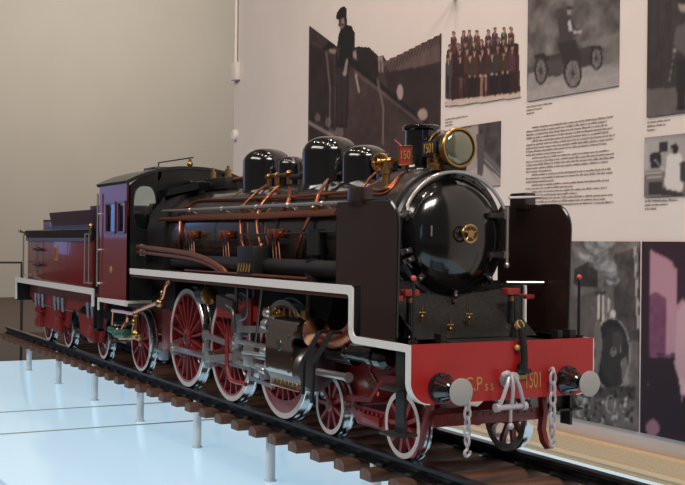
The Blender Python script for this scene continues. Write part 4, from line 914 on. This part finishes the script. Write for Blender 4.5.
# reach rod
y = -1.2
for z0, z1, w_ in ((2.68, 2.36, .07), (2.57, 2.30, .05)): b = MB(); b.tube([(-11.15, y, z0), (-8.0, y, (z0+z1)/2+.05), (-6.6, y, z1), (-6.3, y, z1-.12)], w_/2+.015, 8, 3); LP(b, 'reach_rod', 'copperd')
b = MB(); b.cyl((-10.9, y, 2.5), (-10.9, y, 2.74), .04); LP(b, 'rod_clamp', 'steel'); b = MB(); b.cyl((-10.7, y, 2.5), (-10.7, y, 2.72), .03); LP(b, 'rod_clamp', 'steel')
# check valves on the boiler side
for px, py in ((192, 235), (226, 235), (276, 234)):
    q = hug(px, py, 1.02); b = MB(); b.box(q.x-.18, q.x-.04, q.y-.07, q.y+.08, q.z-.07, q.z+.08, .01); b.box(q.x+.04, q.x+.18, q.y-.07, q.y+.08, q.z-.07, q.z+.08, .01); b.cyl((q.x-.2, q.y, q.z), (q.x+.25, q.y, q.z), .04)
    cv = LP(b, 'oil_box', 'copper')
    for k in range(3): b = MB(); b.tube([(q.x-.12+.1*k, q.y, q.z-.05), (q.x-.05+.12*k, q.y-.02, q.z-.35), (q.x+.02+.12*k, q.y, q.z-.62)], .010, 6); b.build('oil_line', 'copperd', cv)
b = MB(); p = pp3([(240, 234.5), (262, 234.3), (300, 233), (336, 231)], 1.0); b.tube(p, .018, 6, 2); LP(b, 'oil_rod', 'satin')
# lubricator box and air pump on the running board
b = MB(); b.box(-5.55, -4.9, -1.34, -1.02, 2.23, 2.74, .03); lb = LP(b, 'lubricator', 'satin'); 
for i in range(5): b = MB(); b.cyl((-5.45+.11*i, -1.36, 2.32), (-5.45+.11*i, -1.33, 2.46), .02, n=8); b.build('lubricator_glass', 'brass', lb)
b = MB(); b.cyl((-3.35, -1.0, 2.23), (-3.35, -1.0, 2.55), .16); b.cyl((-3.35, -1.0, 2.62), (-3.35, -1.0, 3.0), .13); b.cyl((-3.35, -1.0, 2.5), (-3.35, -1.0, 2.65), .07); b.obox((-3.35, -1.0, 2.4), (-2.9, -1.1, 2.5), .05, .05); LP(b, 'air_pump', 'satin')
b = MB(); b.cyl((-9.2, -1.05, 2.42), (-5.7, -1.05, 2.42), .13, n=24); LP(b, 'air_tank', 'satin'); b = MB(); b.cyl((-5.4, -1.05, 2.42), (-2.3, -1.05, 2.42), .13, n=24); LP(b, 'air_tank', 'satin')
b = MB(); b.tube([(-6.6, -1.3, 2.28), (-4.6, -1.32, 2.28), (-3.0, -1.3, 2.28)], .025, 8); LP(b, 'board_pipe', 'copper'); b = MB(); b.tube([(-8.2, -1.25, 2.27), (-6.6, -1.25, 2.27)], .02, 8, 0); LP(b, 'board_pipe', 'copper')
# injector under the cab
iy = -1.36
b = MB(); b.tube([at(158, 303, 1, iy), at(140, 310, 1, iy), at(133, 313.5, 1, iy), at(125, 312, 1, iy), at(113, 310.5, 1, iy)], .045, 8, 2)
b.tube([at(127, 312, 1, iy), at(127, 320, 1, iy), at(122, 330, 1, iy), at(121, 336, 1, iy)], .04, 8, 3); b.tube([at(113, 311, 1, iy), at(112, 325, 1, iy)], .025, 8, 0)
b.tube([at(158, 303, 1, iy), at(163, 296, 1, iy), at(166, 285, 1, iy), at(171, 281, 1, iy)], .04, 8, 3); ip = LP(b, 'injector_pipe', 'coppermir')
b = MB()
for px, py, r in ((135, 322, .08), (136, 334, .10), (124, 336, .09), (118, 330, .06), (139, 338, .06), (130, 338, .05), (136, 314, .07)): b.sphere(at(px, py, 1, iy), r, 1, 12)
b.cyl(at(120, 338, 1, iy), at(142, 337, 1, iy), .045); b.cyl(at(136, 314, 1, iy), at(136, 337, 1, iy), .04); b.build('injector_body', 'brass', ip)
for px, py, r in ((160, 303, .09), (163, 293, .06)): b = MB(); b.sphere(at(px, py, 1, iy), r, 1, 12); b.build('pipe_union', 'brass', ip)
b = MB(); b.sphere(at(119, 333, 1, iy+.03), .16, .7, 12); b.cyl(at(110, 329, 1, iy), at(119, 333, 1, iy), .07); b.cyl(at(127, 334, 1, iy), at(119, 334, 1, iy), .1); b.build('green_valve', 'green', ip)

# ================================================================ TENDER
tn = thing('coal_tender', 'dark red tender with white edge trim coupled behind the locomotive cab', 'tender', (-17.5, 0, 0))
def TP(b, name, mats, label=None, parent=None, ang=35): return b.build(name, mats, parent or tn, None, label, ang=ang)
b = MB(); b.box(-20.6, -14.05, -1.36, 1.36, 1.68, 2.86, .05); b.mi = 0
for X in (-18.7, -16.2): b.box(X-.01, X+.01, -1.365, 1.365, 1.7, 2.85)
tank = TP(b, 'water_tank', 'wine')
b = MB(); b.prism([(-1.36, 2.84), (1.36, 2.84), (1.42, 3.06), (1.38, 3.08), (-1.38, 3.08), (-1.42, 3.06)], 0, -20.72, -13.98); TP(b, 'tank_flare', 'smoke')
b = MB(); b.box(-20.6, -14.05, -1.40, -1.36, 2.78, 2.86); b.box(-20.6, -14.05, 1.36, 1.40, 2.78, 2.86); TP(b, 'tank_moulding', 'bunker')
b = MB(); b.box(-21.9, -19.3, -1.0, 1.0, 3.05, 3.31, .03); b.box(-21.95, -21.85, -1.0, 1.0, 3.3, 3.36)
TP(b, 'rear_bunker', 'bunker') if False else b.bm.free()
b = MB(); b.box(-20.5, -19.0, -.95, .95, 3.06, 3.32, .02); b.box(-20.5, -20.4, -.95, .95, 3.3, 3.38); TP(b, 'rear_bunker', 'bunker')
b = MB(); b.prism([(-1.05, 3.06), (1.05, 3.06), (1.15, 3.54), (1.05, 3.56), (-1.05, 3.56), (-1.15, 3.54)], 0, -19.0, -15.0); b.box(-19.9, -19.0, -.6, .6, 3.3, 3.54, .02); TP(b, 'coal_bunker', 'bunker')
b = MB(); b.box(-16.6, -15.2, -.7, .7, 3.54, 3.68, .02); TP(b, 'bunker_lid', 'satin')
b = MB(); b.box(-17.53, -17.17, -1.375, -1.36, 2.28, 2.68, .01); b.build('tank_plate', 'gold', tank); b = MB(); b.box(-17.45, -17.25, -1.385, -1.375, 2.34, 2.62); b.build('plate_relief', 'redplate', tank)
for z in (2.56, 2.14): b = MB(); b.cyl((-19.7, -1.40, z), (-18.8, -1.42, z-.02), .03, n=8); b.sphere((-19.0, -1.42, z), .06, 1, 8); b.cyl((-19.5, -1.36, z), (-19.5, -1.42, z), .025, n=6); TP(b, 'lifting_hook', 'satin')
for X in (-20.75, -14.35, -14.0):
    b = MB(); zt = 2.95; b.cyl((X, -1.44, 1.8), (X, -1.44, zt), .022, n=8); b.cyl((X, -1.36, zt), (X, -1.44, zt), .022, n=6); b.cyl((X, -1.36, 1.82), (X, -1.44, 1.82), .022, n=6); TP(b, 'grab_rail', 'steel')
b = MB(); b.cyl((-20.7, -1.42, 3.0), (-21.1, -1.46, 3.06), .03); b.sphere((-21.1, -1.46, 3.06), .05, 1, 8); TP(b, 'brass_knob', 'brass'); b = MB(); b.cyl((-14.0, -1.4, 2.95), (-14.0, -1.4, 3.14), .05); b.sphere((-14.0, -1.4, 3.14), .07, 1, 8); TP(b, 'brass_knob', 'brass')
b = MB(); b.box(-21.9, -13.75, -1.38, 1.38, 1.60, 1.68); b.box(-21.0, -14.0, -1.33, 1.33, 1.66, 1.70)
for i in range(50): b.cyl((-21.6+i*.155, -1.36, 1.68), (-21.6+i*.155, -1.36, 1.71), .025, n=6)
TP(b, 'tender_deck', 'bunker')
for sy in (-1, 1):
    b = MB(); a0, a1 = sorted((sy*1.42, sy*1.38)); b.strip([(-21.9, 1.08), (-21.9, 1.72), (-13.72, 1.71), (-13.72, 1.30)], [(-21.78, 1.08), (-21.78, 1.58), (-13.84, 1.57), (-13.84, 1.30)], 1, a0, a1); TP(b, 'edge_trim', 'white', 'white painted edge of the tender deck')
    b = MB(); y = sy*1.05
    b.prism([(-21.5, 1.6), (-21.5, 1.2), (-20.9, 1.05), (-16.3, 1.05), (-15.9, 1.2), (-13.9, 1.2), (-13.9, 1.6)], 1, y-.03, y+.03)
    b.prism([(-20.9, .98), (-20.7, .55), (-20.2, .62), (-19.7, .42), (-18.2, .42), (-17.7, .62), (-17.2, .55), (-17.0, .98)], 1, y-.02, y+.04)
    b.prism([(-16.2, 1.0), (-16.0, .5), (-15.3, .42), (-14.2, .42), (-13.95, 1.0)], 1, y-.02, y+.04); TP(b, 'side_frame', 'frame')
    yo = sy*1.12
    for X in (-19.98, -17.82, -14.62):
        b = MB(); b.box(X-.2, X+.2, yo-.1, yo+.1, .40, .80, .03); b.box(X-.14, X+.14, yo-.14, yo+.14, .46, .66, .02)
        for k in range(5): b.box(X-.42+.05*k, X+.42-.05*k, yo-.07, yo+.07, .82+.035*k, .85+.035*k)
        TP(b, 'axle_box', 'frame')
        for dx in (-.5, -.12, .3): b = MB(); b.cyl((X+dx, yo-sy*.0, .95), (X+dx, yo+sy*.03, 1.28), .04); b.box(X+dx-.08, X+dx+.08, min(yo, yo+sy*.05), max(yo, yo+sy*.05), 1.16, 1.32, .02); TP(b, 'spring_hanger', 'bluemetal')
b = MB(); b.box(-21.7, -13.8, -.95, .95, 1.0, 1.6); b.box(-21.95, -21.88, -1.4, 1.4, 1.05, 1.68); b.box(-16.6, -16.0, -.98, .98, .75, 1.3, .04); TP(b, 'tender_underframe', 'satin')
for x in (-19.98, -17.82, -14.62):
    w = wheel('tender_wheel', .46, 8, x, tn, .05, solid=True); both(w, tn); axle(x, .46, tn, .07)
b = MB(); b.box(-14.0, -13.4, -1.15, 1.15, 1.5, 1.58); b.box(-14.02, -13.9, -1.3, 1.3, 1.6, 3.2); TP(b, 'tender_footplate', 'satin')
b = MB(); b.box(-14.05, -13.98, -1.3, 1.3, 2.9, 3.45); TP(b, 'tender_front_plate', 'satin')
b = MB(); b.box(-13.95, -13.55, -1.36, -1.2, .75, .8); b.box(-13.95, -13.9, -1.34, -1.22, .75, 1.5); b.box(-13.6, -13.55, -1.34, -1.22, .75, 1.5); TP(b, 'tender_step', 'satin')

for o in bpy.data.objects:
    if '_o' in o: del o['_o']
